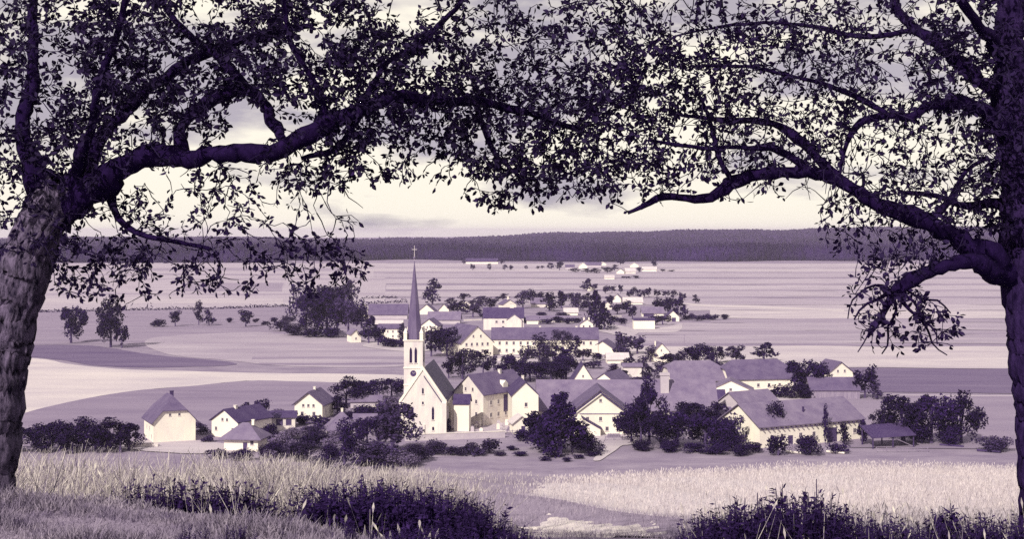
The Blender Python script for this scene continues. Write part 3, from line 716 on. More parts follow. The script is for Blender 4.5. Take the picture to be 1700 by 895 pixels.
for px, py, wp, hp in ((492, 522, 30, 50), (508, 557, 56, 66), (543, 559, 66, 80), (578, 561, 52, 70), (524, 528, 46, 42), (584, 508, 34, 44), (562, 522, 44, 48), (540, 510, 40, 34), (600, 545, 36, 40), (560, 558, 50, 60)):
    T(px, py, wp, hp, grove, 'round', 0, 'grove west of the spire')
for px, py, wp, hp in ((466, 550, 34, 24), (490, 557, 44, 28), (520, 560, 40, 24), (478, 538, 26, 18), (548, 561, 40, 22)):
    T(px, py, wp, hp, 'dark bush at the foot of the grove west of the spire', 'bush', 0, 'bushes at the grove foot')
T(612, 570, 36, 42, 'dark tree in front of the small end-wall cottage', mi=0)
T(628, 574, 34, 28, 'dark garden tree below the white two-storey house', mi=0)
for px, py in ((650, 577), (664, 577), (640, 576)): T(px, py, 28, 20, 'dark garden bush below the white two-storey house', 'bush', 0, 'bushes below the two-storey house')
T(667, 575, 18, 34, 'slim dark tree touching the tower on its west side', 'open', 0)
T(718, 506, 42, 38, 'lone spreading tree right of the upper spire', 'open', 0)
for px, py, wp, hp in ((716, 592, 40, 44), (742, 592, 46, 48), (728, 578, 36, 30), (752, 578, 30, 28)): T(px, py, wp, hp, 'dark tree filling the gap between tower and inn', 'round', 0, 'trees between tower and inn')
T(768, 630, 50, 56, 'large round tree behind the church roof', mi=1)
T(802, 622, 34, 38, 'round tree below the inn gable', mi=0)
T(745, 628, 30, 26, 'small dark tree at the church roof edge', mi=0)
for px, py, wp, hp in ((760, 522, 34, 24), (785, 527, 36, 26), (770, 500, 26, 12), (800, 503, 24, 12), (835, 498, 22, 10), (868, 512, 34, 26), (890, 506, 30, 26), (912, 517, 40, 28), (932, 512, 34, 26), (957, 516, 36, 26), (978, 517, 32, 28), (815, 514, 30, 18), (750, 508, 22, 14), (790, 512, 30, 16), (872, 496, 22, 12), (940, 500, 30, 14), (965, 502, 24, 12), (1012, 512, 24, 20), (1040, 520, 30, 22), (1025, 522, 24, 18)):
    T(px, py, wp, hp, 'dark garden tree among the northern village roofs', random.choice(('round', 'round', 'open')), random.choice((0, 0, 1)), 'northern village trees')
for px, py in ((872, 537), (890, 535), (908, 538), (926, 536), (944, 538), (958, 536), (805, 530), (900, 528), (935, 527), (1018, 535), (1032, 538)): T(px, py, 22, 13, 'low dark bush in the hedge row above the inn wing', 'bush', 0, 'hedge row above the inn wing')
T(990, 547, 40, 58, 'tall dark spruce at the end of the inn wing', 'cone', 0)
T(1003, 548, 34, 42, 'shorter dark spruce at the end of the inn wing', 'cone', 0)
for px, py, wp, hp in ((842, 608, 32, 20), (872, 607, 34, 28), (896, 592, 40, 34), (930, 588, 46, 44), (956, 592, 34, 30), (906, 608, 50, 32), (820, 616, 26, 22), (968, 600, 30, 22), (940, 606, 40, 24)):
    T(px, py, wp, hp, 'tree in the garden along the front of the inn wing', random.choice(('round', 'open')), random.choice((0, 1)), 'garden trees along the inn wing')
for px, py, wp, hp in ((880, 634, 60, 34), (915, 636, 54, 38), (850, 628, 46, 32), (940, 632, 50, 40), (898, 628, 50, 30), (930, 620, 36, 26)):
    T(px, py, wp, hp, 'dark tree in the dense clump behind the narrow gabled house', 'round', 0, 'clump behind the narrow gabled house')
for px, py, wp, hp in ((1030, 592, 42, 36), (1058, 588, 40, 32), (1080, 602, 28, 24), (1045, 614, 30, 18), (1030, 634, 44, 22), (1068, 612, 26, 18), (1075, 635, 30, 24), (1020, 622, 30, 16)):
    T(px, py, wp, hp, 'tree among the gardens below the wide-eaved cottage', random.choice(('open', 'round')), random.choice((0, 1)), 'middle garden trees')
for px, py, wp, hp in ((1120, 622, 62, 36), (1158, 614, 56, 42), (1190, 604, 44, 32), (1222, 602, 44, 28), (1140, 640, 64, 34), (1178, 632, 50, 34), (1110, 640, 40, 30), (1095, 628, 34, 22)):
    T(px, py, wp, hp, 'dark tree in the belt behind the broad pale-roofed barn', 'round', 0, 'tree belt behind the east barn')
T(1268, 599, 42, 28, 'round tree peeping over the half-hipped farmhouse roof', mi=0)
for px, py, wp, hp in ((835, 640, 34, 20), (860, 646, 40, 24), (930, 600, 34, 24), (985, 612, 30, 18), (960, 618, 30, 20), (1005, 640, 26, 16), (1055, 622, 34, 18), (1062, 645, 40, 20), (905, 588, 26, 24), (878, 596, 24, 18), (860, 612, 24, 16), (1120, 600, 24, 12), (1040, 600, 26, 22), (990, 598, 22, 16)):
    T(px, py, wp, hp, 'tree among the close gardens behind parsonage and barn', random.choice(('round', 'open', 'bush')), random.choice((0, 0, 1)), 'close garden trees')
for px, py, wp, hp in ((1150, 704, 60, 40), (1190, 700, 40, 30), (1200, 735, 50, 40), (1240, 735, 40, 30), (1175, 722, 60, 40)):
    T(px, py, wp, hp, 'dark yard tree before the outbuildings', 'round', 0, 'yard trees before the outbuildings')
for px, py in ((1005, 488), (1016, 487), (1030, 488), (1045, 495), (1060, 496), (1077, 493), (1091, 494), (1105, 495), (1118, 497), (1133, 499), (1155, 504), (1052, 492), (1070, 494)):
    T(px, py, 14, 14, 'small round tree in the row along the far road', 'round', 0, 'row of trees along the far road')
T(974, 484, 22, 20, 'dark tree sheltering the small hut on the plain', mi=0); T(988, 482, 12, 10, 'small dark tree beside the tree sheltering the hut', mi=0)
for px, py, wp, hp in ((1098, 522, 36, 28), (1125, 532, 34, 36), (1112, 524, 30, 28), (1085, 540, 26, 16), (1100, 540, 30, 18), (1050, 530, 24, 20)): T(px, py, wp, hp, 'dark tree around the chapel-like cottage', 'round', 0, 'trees round the chapel-like cottage')
for px, py in ((1150, 529), (1168, 531), (1185, 532), (1202, 531), (1140, 531), (1158, 533), (1176, 530)): T(px, py, 18, 12, 'low bush in the hedge trailing off over the eastern fields', 'bush', 0, 'hedge over the eastern fields')
T(1330, 658, 74, 64, 'broad dark walnut in the middle of the east farm', mi=0); T(1366, 642, 40, 36, 'dark tree beside the broad walnut', mi=0); T(1316, 630, 36, 28, 'tree over the half-hipped farmhouse eaves', mi=0)
T(1295, 660, 40, 30, 'dark bush in the east farm yard', 'bush', 0); T(1330, 662, 50, 34, 'dark bush before the timber-walled barn', 'bush', 0)
T(1436, 662, 42, 56, 'tall dark tree beside the timber-walled barn', mi=0); T(1456, 664, 30, 28, 'pale small tree at the outer corner of the east farm', 'open', 1); T(1474, 668, 20, 14, 'low bush at the outer corner of the east farm', 'bush', 1)
T(1500, 737, 82, 80, 'first of the three large round trees, over the timber lean-to', mi=0); T(1546, 737, 84, 88, 'middle and tallest of the three large round trees beside the lean-to', mi=0); T(1596, 737, 66, 76, 'outermost of the three large round trees beside the lean-to', mi=0)
T(1525, 737, 60, 50, 'dark bush between the large round trees', 'bush', 0); T(1575, 739, 50, 40, 'dark bush under the outermost round tree', 'bush', 0)
T(1466, 727, 46, 44, 'dark tree at the end of the long farm barn', mi=0); T(1652, 750, 54, 36, 'small round bush alone at the field edge', 'bush', 1)
T(1370, 738, 16, 58, 'slim young tree against the long barn wall', 'open', 0); T(1290, 738, 52, 62, 'open tree against the long barn roof', 'open', 0)
T(1292, 757, 42, 44, 'dark bush before the long barn gable corner', 'bush', 0); T(1345, 756, 54, 40, 'dark bush before the middle of the long barn', 'bush', 0)
T(1222, 745, 40, 50, 'open shrubby tree at the long barn gable', 'open', 1); T(1208, 750, 50, 40, 'dark bush at the long barn gable', 'bush', 0); T(1400, 740, 30, 34, 'small tree at the long barn doorway', 'open', 0); T(1432, 738, 30, 36, 'small dark tree beside the white brace of the barn', 'open', 0); T(1250, 752, 34, 24, 'low bush below the long barn gable', 'bush', 0); T(1390, 752, 40, 22, 'low dark bush near the barn doorway', 'bush', 0)
for px, py, wp, hp in ((1078, 738, 62, 98), (1124, 742, 80, 58), (1172, 746, 84, 60), (1048, 735, 50, 56), (1098, 745, 70, 60), (1198, 748, 60, 52), (1064, 742, 60, 72)):
    T(px, py, wp, hp, 'large dark tree in the mass between farmhouse and long barn', 'round', 0, 'dark mass before the farms')
for px, py in ((1065, 748), (1110, 750), (1150, 752), (1190, 755), (1230, 756)): T(px, py, 44, 22, 'dark undergrowth bush along the meadow edge of the tree mass', 'bush', 0, 'bushes along the meadow edge')
T(930, 754, 100, 92, 'broad dark pointed tree beside the wide-gabled farmhouse', 'cone', 0); T(912, 750, 84, 70, 'dark round tree under the pointed tree', mi=0); T(895, 745, 64, 58, 'dark tree before the narrow gabled house', mi=0); T(978, 753, 54, 46, 'round dark bush in front of the farmhouse porch', 'bush', 0); T(872, 733, 40, 26, 'small bush at the graveyard gate', 'bush', 0); T(950, 752, 60, 60, 'dark round tree between pointed tree and porch', mi=0); T(1040, 722, 34, 30, 'open shrub at the farmhouse corner', 'open', 1)
for px, py, wp in ((865, 757, 30), (905, 765, 24), (920, 759, 30), (960, 762, 22), (985, 757, 30), (850, 748, 24), (940, 767, 22), (830, 757, 20)):
    T(px, py, wp, 9, 'flat low bush on the meadow before the pointed tree', 'bush', 0, 'low meadow bushes')
T(652, 752, 96, 82, 'big dark garden tree at the church foot', mi=1); T(630, 772, 80, 56, 'bushy shrub below the big garden tree', 'bush', 1); T(688, 770, 50, 40, 'small shrub below the church corner', 'bush', 1); T(655, 690, 46, 32, 'pale rounded bush beside the tower foot', 'round', 2); T(610, 742, 50, 50, 'dark tree by the pyramid-roofed shed', mi=0); T(665, 776, 60, 36, 'pale-leaved shrub on the slope before the church', 'bush', 2)
for px, py, wp, hp in ((722, 755, 44, 30), (778, 754, 40, 26), (812, 753, 36, 34), (748, 756, 30, 20), (795, 757, 30, 18), (705, 762, 30, 18), (765, 757, 24, 12)): T(px, py, wp, hp, 'shrub below the graveyard wall', 'bush', 1, 'shrubs below the graveyard wall')
T(745, 718, 16, 20, 'small dark cypress at the church side wall', 'cone', 0); T(822, 700, 30, 40, 'open tree before the parsonage wall', 'open', 1)
for px, py, wp, hp in ((575, 676, 56, 44), (620, 664, 54, 34), (650, 660, 46, 34), (596, 668, 40, 34), (560, 690, 40, 30)): T(px, py, wp, hp, 'dark tree in the hedge belt left of the church', 'round', 0, 'hedge belt left of the church')
for px, py, wp, hp in ((600, 696, 60, 26), (634, 694, 52, 24), (575, 700, 44, 24), (640, 716, 50, 26), (530, 712, 40, 26), (505, 705, 40, 20)): T(px, py, wp, hp, 'dark garden bush between the shutter house and the church', 'bush', 0, 'garden bushes left of the church')
for px, py, wp, hp in ((440, 700, 30, 18), (462, 690, 26, 14), (535, 690, 30, 18), (520, 728, 46, 26), (480, 742, 34, 22), (548, 748, 36, 26), (588, 752, 36, 30), (612, 768, 40, 30), (450, 776, 40, 26), (405, 765, 44, 24), (360, 762, 40, 22), (535, 782, 50, 30), (490, 700, 24, 14), (590, 735, 34, 20), (625, 725, 34, 24), (575, 790, 40, 24), (640, 790, 46, 26)):
    T(px, py, wp, hp, 'scrubby bush among the western gardens', random.choice(('bush', 'bush', 'open')), random.choice((0, 1, 1, 2)), 'western garden scrub')
T(428, 716, 50, 52, 'dark round tree behind the hip-roofed cottage', mi=0); T(405, 708, 34, 32, 'small dark tree over the half-hidden gabled house', mi=0); T(448, 735, 44, 40, 'dark bush right of the hip-roofed cottage', 'bush', 0)
for px, py, wp, hp in ((470, 752, 46, 44), (500, 766, 64, 40), (545, 768, 46, 40), (520, 745, 60, 36), (455, 762, 50, 34), (485, 730, 44, 28), (600, 775, 40, 30)): T(px, py, wp, hp, 'garden bush on the slope above the tall grass', 'bush', random.choice((0, 1, 2)), 'slope garden bushes')
T(572, 775, 56, 70, 'dark tree rising from the tall grass below the pyramid-roofed shed', 'open', 0); T(560, 735, 44, 34, 'pale bush before the pyramid-roofed shed', 'bush', 2)
for px, py, wp, hp in ((60, 750, 60, 44), (100, 750, 64, 54), (140, 750, 62, 50), (178, 750, 62, 48), (214, 748, 50, 52), (80, 752, 50, 36), (160, 752, 56, 40), (200, 752, 50, 36), (20, 750, 60, 44), (120, 754, 60, 36)):
    T(px, py, wp, hp, 'dark tree in the hedge left of the half-hipped white house', random.choice(('round', 'open')), 0, 'hedge left of the white house')
for px, py in ((330, 712), (338, 722), (345, 735)): T(px, py, 24, 16, 'low shrub right of the half-hipped white house', 'bush', 1, 'shrubs by the white house')
# hamlet trees
for px, py, wp, hp in ((915, 447, 16, 10), (929, 449, 20, 14), (900, 446, 8, 5), (1030, 440, 14, 12), (1008, 453, 22, 9), (990, 454, 22, 9), (1020, 450, 16, 10), (1086, 444, 14, 10), (1062, 452, 14, 8), (1040, 463, 18, 5), (1056, 463, 18, 5), (955, 452, 20, 7), (975, 453, 20, 7), (1100, 451, 16, 4), (1115, 451, 16, 3)):
    T(px, py, wp, hp, 'tiny dark tree among the houses of the far hamlet', 'round', 0, 'trees of the far hamlet')
for px, py, wp, hp in ((770, 439, 10, 7), (832, 439, 14, 8), (785, 449, 10, 11), (812, 449, 9, 11), (838, 449, 10, 9), (848, 449, 10, 9), (873, 447, 8, 6), (893, 447, 8, 5)):
    T(px, py, wp, hp, 'tiny dark tree near the long white farm before the wood', 'round', 0, 'trees by the long white farm')
number_groups()
# dark hedge lines across the plain
def hedge_line(label, pts, h):
    ps = [ground(*p) for p in pts]
    g = np.random.default_rng(len(pts) + int(h * 10)); V = []
    for a, c in zip(ps, ps[1:]):
        n = max(6, int((c - a).length / .45))
        for i in range(n):
            q = a.lerp(c, i / n) + Vector((0, random.uniform(-1, 1), random.uniform(.1, h * (.6 + .4 * math.sin(i * .02)))))
            for _ in range(3):
                u = Vector(g.normal(size=3)).normalized() * .6; v = Vector(g.normal(size=3)).normalized() * .45; e = q + Vector(g.normal(size=3)) * .5
                V += [e - u, e - v, e + u, e + v]
    o = ob('hedge', fast_mesh('hedge', np.array([tuple(v) for v in V]), np.arange(len(V)).reshape(-1, 4), M_fol[0]))
    tag(o, label, 'hedge')
hedge_line('thin dark hedge line crossing the western plain', [(-60, 521), (60, 519), (200, 516), (340, 514), (480, 509)], 1.4)
hedge_line('long thin hedge beyond the dark-roofed barn', [(600, 496), (660, 495)], 1.6)
hedge_line('low hedge just behind the dark-roofed barn', [(612, 505), (676, 503)], 2.4)

# ------------------------------------------------------------------ far wood
M_wood_f = mat('wood_foliage', .014, .85, (.008, .006, .02), 5, .95, spec=.05)
def blob_trees(P_, Hh, Ww, seed):
    """many small many-sided crowns in one mesh"""
    g = np.random.default_rng(seed); n = len(P_)
    k = 6
    a = np.arange(k) / k * 2 * np.pi
    a = a[None, :] + g.random((n, 1)) * 6.28
    def ring(rf, zf):
        r = Ww[:, None] * rf * (.75 + .5 * g.random((n, k)))
        return np.stack([P_[:, 0, None] + r * np.cos(a), P_[:, 1, None] + r * np.sin(a), P_[:, 2, None] + Hh[:, None] * (zf + .06 * g.normal(size=(n, k)))], -1)
    V = np.concatenate([ring(.35, .02), ring(.55, .35), ring(.38, .72), ring(.05, 1.0)], 1)
    base = (np.arange(n) * 4 * k)[:, None, None]
    i = np.arange(k); j = (i + 1) % k
    q = np.concatenate([np.stack([l * k + i, l * k + j, (l + 1) * k + j, (l + 1) * k + i], -1) for l in range(3)], 0)[None]
    return V.reshape(-1, 3), (base + q).reshape(-1, 4)
g = np.random.default_rng(5)
n = 26000
yy = 2420 + (g.random(n) ** 1.7) * 2200
ss = g.uniform(-.42, .42, n)
xx = ss * yy
pxs = ss * F + 850
edge = 2420 + 60 * np.sin(pxs * .004 + 1) + 140 * sstep(520, 700, pxs) * (1 - sstep(700, 900, pxs)) + 30 * np.sin(pxs * .03)
edge = np.where(pxs < 470, 2290, edge)
keep = yy > edge
xx, yy = xx[keep], yy[keep]
# close front row so that the wood has a solid edge
s2 = np.linspace(-.42, .42, 900); p2 = s2 * F + 850
e2 = 2420 + 60 * np.sin(p2 * .004 + 1) + 140 * sstep(520, 700, p2) * (1 - sstep(700, 900, p2)) + 30 * np.sin(p2 * .03); e2 = np.where(p2 < 470, 2290, e2)
for q in range(4):
    y2 = e2 + q * 9 + g.uniform(0, 8, len(e2)); xx = np.concatenate([xx, s2 * y2 + g.uniform(-3, 3, len(e2))]); yy = np.concatenate([yy, y2])
zz = terrain(xx, yy)
V, Q = blob_trees(np.stack([xx, yy, zz], -1), g.uniform(9, 24, len(xx)) * (1 + .32 * np.sin(xx * .011) * np.sin(yy * .009 + xx * .004)), g.uniform(8, 15, len(xx)), 6)
o = ob('far_wood', fast_mesh('far_wood', V, Q, M_wood_f)); o['kind'] = 'stuff'
n = 16000
yy = g.uniform(4300, 6000, n); ss = g.uniform(-.42, .42, n); xx = ss * yy
keep = (np.sin(xx * .0021 + 1.3 * np.sin(yy * .002)) + np.sin(yy * .006 + xx * .0006)) > -.55
xx, yy = xx[keep], yy[keep]
V, Q = blob_trees(np.stack([xx, yy, terrain(xx, yy)], -1), g.uniform(13, 22, len(xx)), g.uniform(16, 34, len(xx)), 8)
o = ob('hill_wood', fast_mesh('hill_wood', V, Q, M_wood_f)); o['kind'] = 'stuff'

# ------------------------------------------------------------------ near slope: fields, grass, weeds
def inside(px, py, poly):
    px = np.asarray(px); py = np.asarray(py); r = np.zeros(px.shape, bool); n = len(poly)
    for i in range(n):
        (x0, y0), (x1, y1) = poly[i], poly[(i + 1) % n]
        c = ((y0 > py) != (y1 > py)) & (px < (x1 - x0) * (py - y0) / ((y1 - y0) or 1e-9) + x0)
        r ^= c
    return r
def pix(x, y, z): return 850 + x / y * F, HZ + (EYE - z) / y * F
# ground outlines on the slope, in metres (x to the right, y away from the camera)
GRAIN = [(0, 22), (1.25, 19.3), (2.16, 17.6), (3.2, 14), (6, 10.6), (14, 10.0), (32, 22), (32, 43), (13, 42), (6.3, 37), (3.8, 33.5), (2.0, 30), (.57, 25.8)]
SAND = [(.08, 13.5), (.14, 17.4), (.5, 18.2), (1.1, 17.6), (1.65, 16.3), (1.6, 14.6), (1.3, 13.2)]
def patch(name, poly, m, dz, step):
    P_ = np.array(poly); x0, y0 = P_.min(0); x1, y1 = P_.max(0)
    X, Y = np.meshgrid(np.arange(x0, x1 + step, step), np.arange(y0, y1 + step, step))
    jx = .10 * np.sin(X * 9 + 3 * np.sin(Y * 5)) + .07 * np.sin(X * 23 + Y * 17); jy = .22 * np.sin(X * 6.3 + 1.3 * np.sin(X * 2.1)) + .12 * np.sin(X * 21 + Y * 9)
    ins = inside(X + jx, Y + jy, poly); Z = terrain(X, Y) + dz
    core = ins.copy(); core[1:-1, 1:-1] = ins[1:-1, 1:-1] & ins[:-2, 1:-1] & ins[2:, 1:-1] & ins[1:-1, :-2] & ins[1:-1, 2:]
    Z = np.where(core, Z, Z - .06)     # the rim dips into the ground
    id_ = np.arange(X.size).reshape(X.shape)
    ok = core[:-1, :-1] | core[1:, 1:] | core[:-1, 1:] | core[1:, :-1]
    q = np.stack([id_[:-1, :-1], id_[:-1, 1:], id_[1:, 1:], id_[1:, :-1]], -1)[ok]
    return struct(name, fast_mesh(name, np.stack([X, Y, Z], -1).reshape(-1, 3), q, m, True))
M_grainsoil = mat('stubble_soil', .46, .12, (1.5, .5, 1), 6, .95)
patch('grain_field', GRAIN, M_grainsoil, .012, .12)
patch('sandy_path', SAND, mat('sandy_path', .55, .15, (3, 3, 1), 6, .95), .02, .1)
M_grassground = mat('turf_soil', .14, .3, (4, 4, 1), 6, .95)

def blades(x, y, h, wd, lean, m, name, curve=.35, seed=1, zoff=0.0, head=None, lean_dir=None):
    """tapering bent blades, two quads each"""
    g = np.random.default_rng(seed); n = len(x)
    z = terrain(x, y) + zoff
    a = g.random(n) * 6.28
    sx, sy = np.cos(a), np.sin(a)
    la = g.random(n) * 6.28 if lean_dir is None else lean_dir + .7 * g.normal(size=n)
    lx, ly = np.cos(la) * lean * h * g.random(n), np.sin(la) * lean * h * g.random(n)
    p0 = np.stack([x, y, z - .02], -1); p1 = p0 + np.stack([lx * curve, ly * curve, h * .55], -1); p2 = p0 + np.stack([lx, ly, h], -1)
    sd = np.stack([sx, sy, 0 * sx], -1) * (wd[:, None] / 2)
    tipw = .25
    V = np.stack([p0 - sd, p0 + sd, p1 + sd * .8, p1 - sd * .8, p2 + sd * tipw, p2 - sd * tipw], 1).reshape(-1, 3)
    b_ = (np.arange(n) * 6)[:, None, None]
    Q = (b_ + np.array([[0, 1, 2, 3], [3, 2, 4, 5]])[None]).reshape(-1, 4)
    if head is not None:
        hl, hw = head
        k = g.random(n) < .6
        c0 = p2[k]; dr = (p2 - p1)[k]; dr /= np.linalg.norm(dr, axis=1)[:, None]
        s2 = np.stack([sx, sy, 0 * sx], -1)[k] * hw
        c1 = c0 + dr * hl * .5; c2 = c0 + dr * hl
        HV = np.stack([c0 - dr * .01, c1 + s2, c2, c1 - s2], 1).reshape(-1, 3)
        HQ = len(V) + np.arange(len(HV)).reshape(-1, 4)
        V = np.concatenate([V, HV]); Q = np.concatenate([Q, HQ])
    o = ob(name, fast_mesh(name, V, Q, m)); o['kind'] = 'stuff'
    return o
def scatter(poly, n, seed):
    g = np.random.default_rng(seed); P_ = np.array(poly); x0, y0 = P_.min(0); x1, y1 = P_.max(0)
    X = g.uniform(x0, x1, n * 4); Y = g.uniform(y0, y1, n * 4)
    k = inside(X, Y, poly); return X[k][:n], Y[k][:n]
M_grain = mat('ripe_grain', .52, .15, (2, 2, 2), 3, .9, trans=.25)
x, y = scatter(GRAIN, 120000, 21); g = np.random.default_rng(3)
x = x + .12 * g.normal(size=len(x)); y = y + .55 * g.normal(size=len(x))
blades(x, y, g.uniform(.08, .24, len(x)) * np.interp(x, [0, 3, 8], [.6, .8, 1.25]), g.uniform(.003, .008, len(x)), .6, M_grain, 'grain_stalks', seed=4, head=(.06, .007))
# short dry grass between grain and path
x, y = scatter([(-.3, 12.5), (3.4, 12.5), (3.2, 15), (2.2, 18), (1.2, 19.8), (-.1, 22.5), (-.4, 18)], 9000, 29)
blades(x, y, g.uniform(.03, .10, len(x)), g.uniform(.003, .007, len(x)), .9, mat('dry_grass', .26, .4, (2, 2, 2), 4, .9), 'dry_grass', seed=14)
# mown terrace grass
M_turf = mat('terrace_grass', .21, .7, (3.5, 5, 2.5), 8, .9, trans=.2)
x, y = scatter([(-4.6, 6.6), (-4.6, 9.6), (-3.2, 9.5), (-2.0, 8.9), (-.8, 8.2), (.4, 7.4), (.8, 6.6)], 60000, 22)
tf_ = .5 + .5 * np.sin(x * 4.1 + 2 * np.sin(y * 3)) * np.sin(y * 6.3 + x)
blades(x, y, g.uniform(.02, .08, len(x)) * (.5 + 1.5 * tf_ ** 2), g.uniform(.004, .010, len(x)), .9, M_turf, 'terrace_grass', seed=5)
# tall sunlit meadow grass behind the terrace edge
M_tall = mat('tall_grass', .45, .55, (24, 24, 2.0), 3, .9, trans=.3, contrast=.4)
TALL = [(-6.5, 9.4), (-3.2, 9.6), (-2.7, 9.9), (-1.9, 10.1), (-1.2, 10.0), (-.5, 9.8), (-.1, 10.6), (-.2, 13), (-.6, 18), (-1.6, 22), (-10, 22)]
x, y = scatter(TALL, 85000, 23)
k = terrain(x, y) < 48.0; x, y = x[k], y[k]
cl_ = .55 + .45 * np.sin(x * 3.1 + 1.7 * np.sin(y * 2.3)) * np.sin(y * 1.9 + x * .8)
k = g.random(len(x)) < .25 + .75 * cl_; x, y, cl_ = x[k], y[k], cl_[k]
cl2 = .5 + .5 * np.sin(x * 6.3 + 2 * np.sin(y * 4.1 + x)) * np.sin(x * 2.2 + y * 3.3)
hh = g.beta(1.8, 2.8, len(x)) * (.30 + .50 * cl_ + .45 * cl2 ** 2) + .10
hh = np.minimum(hh * np.interp(x, [-4, -1, 0], [1.0, .95, .65]), np.maximum(.06, EYE - (np.interp(850 + x / y * F, [0, 330, 560, 700, 860], [742, 744, 764, 782, 800]) + 9 * (1 - cl2) - HZ) / F * y - terrain(x, y)))
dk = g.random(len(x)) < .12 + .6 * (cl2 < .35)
M_talld = mat('dark_green_grass', .10, .6, (24, 24, 2.0), 3, .9, trans=.15)  # darker blades, so the tone varies from clump to clump
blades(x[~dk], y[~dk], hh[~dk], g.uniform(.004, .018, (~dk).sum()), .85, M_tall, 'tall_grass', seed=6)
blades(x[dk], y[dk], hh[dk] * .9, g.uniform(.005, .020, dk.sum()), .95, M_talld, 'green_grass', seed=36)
x, y = scatter([(-3.4, 18), (-.2, 16), (.3, 24), (.9, 34), (.4, 40), (-6, 40), (-8, 22)], 26000, 24)
px_ = 850 + x / y * F
k = g.random(len(x)) < np.interp(px_, [0, 700, 800, 900], [1, .8, .45, .08]); x, y, px_ = x[k], y[k], px_[k]
cl2 = .5 + .5 * np.sin(x * 3.3 + 2 * np.sin(y * 1.1 + x)) * np.sin(x * 1.2 + y * 1.3)
blades(x, y, g.uniform(.08, .42, len(x)) * (.35 + .65 * cl2) * np.interp(px_, [0, 600, 900], [1, .8, .4]), g.uniform(.004, .013, len(x)), .9, M_tall, 'meadow_grass', seed=7)
x, y = scatter([(-3.1, 9.2), (-2.0, 8.9), (-.8, 8.3), (.1, 8.3), (.2, 9.5), (-2.8, 10)], 520, 27)
blades(x, y, g.uniform(.10, .32, len(x)), g.uniform(.003, .007, len(x)), .7, M_tall, 'tall_grass', seed=16, head=(.07, .009))
x, y = scatter([(1.2, 8.4), (5, 8.4), (5, 10.4), (1.2, 10.4)], 600, 28)
blades(x, y, g.uniform(.2, .5, len(x)), g.uniform(.002, .006, len(x)), .6, M_tall, 'tall_grass', seed=17, head=(.07, .008))
# dark herbs
M_weed = mat('dark_weeds', .022, .5, (4, 4, 4), 3, .9, rnd=.2, spec=.1)
def herb_mesh(h, n_stem, n_leaf, spread, leafl, seed):
    g = np.random.default_rng(seed); V = []; Q = []
    def quad(a, b_, c, d_):
        k = len(V); V.extend([a, b_, c, d_]); Q.append((k, k + 1, k + 2, k + 3))
    for s in range(n_stem):
        an = g.random() * 6.28; hh = h * (.55 + .45 * g.random()); lean = spread * g.random()
        tip = np.array([math.cos(an) * lean, math.sin(an) * lean, hh]); base = np.array([math.cos(an) * lean * .3, math.sin(an) * lean * .3, -.05])
        sd = np.array([-math.sin(an), math.cos(an), 0]) * .006
        quad(base - sd, base + sd, tip + sd * .4, tip - sd * .4)
        sd = np.array([math.cos(an), math.sin(an), 0]) * .006
        quad(base - sd, base + sd, tip + sd * .4, tip - sd * .4)
        for i in range(n_leaf):
            t = .1 + .9 * g.random(); p = base + (tip - base) * t
            a2 = g.random() * 6.28; ll = leafl * (1.15 - .75 * t) * (.6 + .6 * g.random())
            dr = np.array([math.cos(a2), math.sin(a2), .5 * g.normal() + .35]); dr /= np.linalg.norm(dr)
            sd = np.cross(dr, [0, 0, 1.0]) + .4 * g.normal(size=3); sd = sd / np.linalg.norm(sd) * ll * .22
            quad(p, p + dr * ll * .45 + sd, p + dr * ll, p + dr * ll * .45 - sd)
    return np.array(V), np.array(Q)
HERB = [herb_mesh(1.0, 9, 20, .34, .15, 40 + i) for i in range(8)]
def herb_patch(name, pts, hs, seed):
    g = np.random.default_rng(seed); VV = []; QQ = []; n0 = 0
    for (x, y), h in zip(pts, hs):
        V, Q = HERB[g.integers(0, 8)]; a = g.random() * 6.28; c, s = math.cos(a), math.sin(a); sc = h * (.85 + .3 * g.random())
        W = np.stack([(V[:, 0] * c - V[:, 1] * s) * sc * 1.1 + x, (V[:, 0] * s + V[:, 1] * c) * sc * 1.1 + y, V[:, 2] * h + tz(x, y)], -1)
        VV.append(W); QQ.append(Q + n0); n0 += len(W)
    o = ob(name, fast_mesh(name, np.concatenate(VV), np.concatenate(QQ), M_weed)); o['kind'] = 'stuff'
    return o
def weeds_at(px_pts, d0, d1, n, seed, hmin=.15):
    """herbs whose tops follow the outline (px, top row) at distances d0..d1"""
    g = np.random.default_rng(seed); pts = []; hs = []
    X = [p[0] for p in px_pts]; Y = [p[1] for p in px_pts]
    for i in range(n):
        d = g.uniform(d0, d1); px = g.uniform(X[0], X[-1]); py = np.interp(px, X, Y) + abs(g.normal()) * 26 - 6 * (g.random() < .15)
        x = (px - 850) / F * d; z = EYE - (py - HZ) / F * d; h = z - tz(x, d)
        if h < hmin: continue
        pts.append((x, d)); hs.append(min(h, 1.3))
    return pts, hs
p, h = weeds_at([(1110, 888), (1150, 862), (1185, 838), (1225, 824), (1245, 845), (1265, 815), (1285, 835), (1298, 806), (1330, 818), (1358, 800), (1375, 838), (1420, 832), (1440, 858), (1475, 838), (1500, 862), (1540, 858), (1572, 834), (1595, 856), (1630, 846), (1660, 858), (1720, 840), (1800, 845)], 8.6, 10.2, 430, 51)
herb_patch('dark_weeds', p, h, 52)
p, h = weeds_at([(150, 818), (210, 800), (300, 790), (400, 792), (470, 824)], 9.3, 9.9, 130, 53); herb_patch('dark_weeds', p, h, 54)
p, h = weeds_at([(480, 850), (520, 808), (545, 788), (590, 800), (640, 780), (668, 806), (720, 800), (780, 840)], 8.7, 9.7, 230, 55); herb_patch('dark_weeds', p, h, 56)
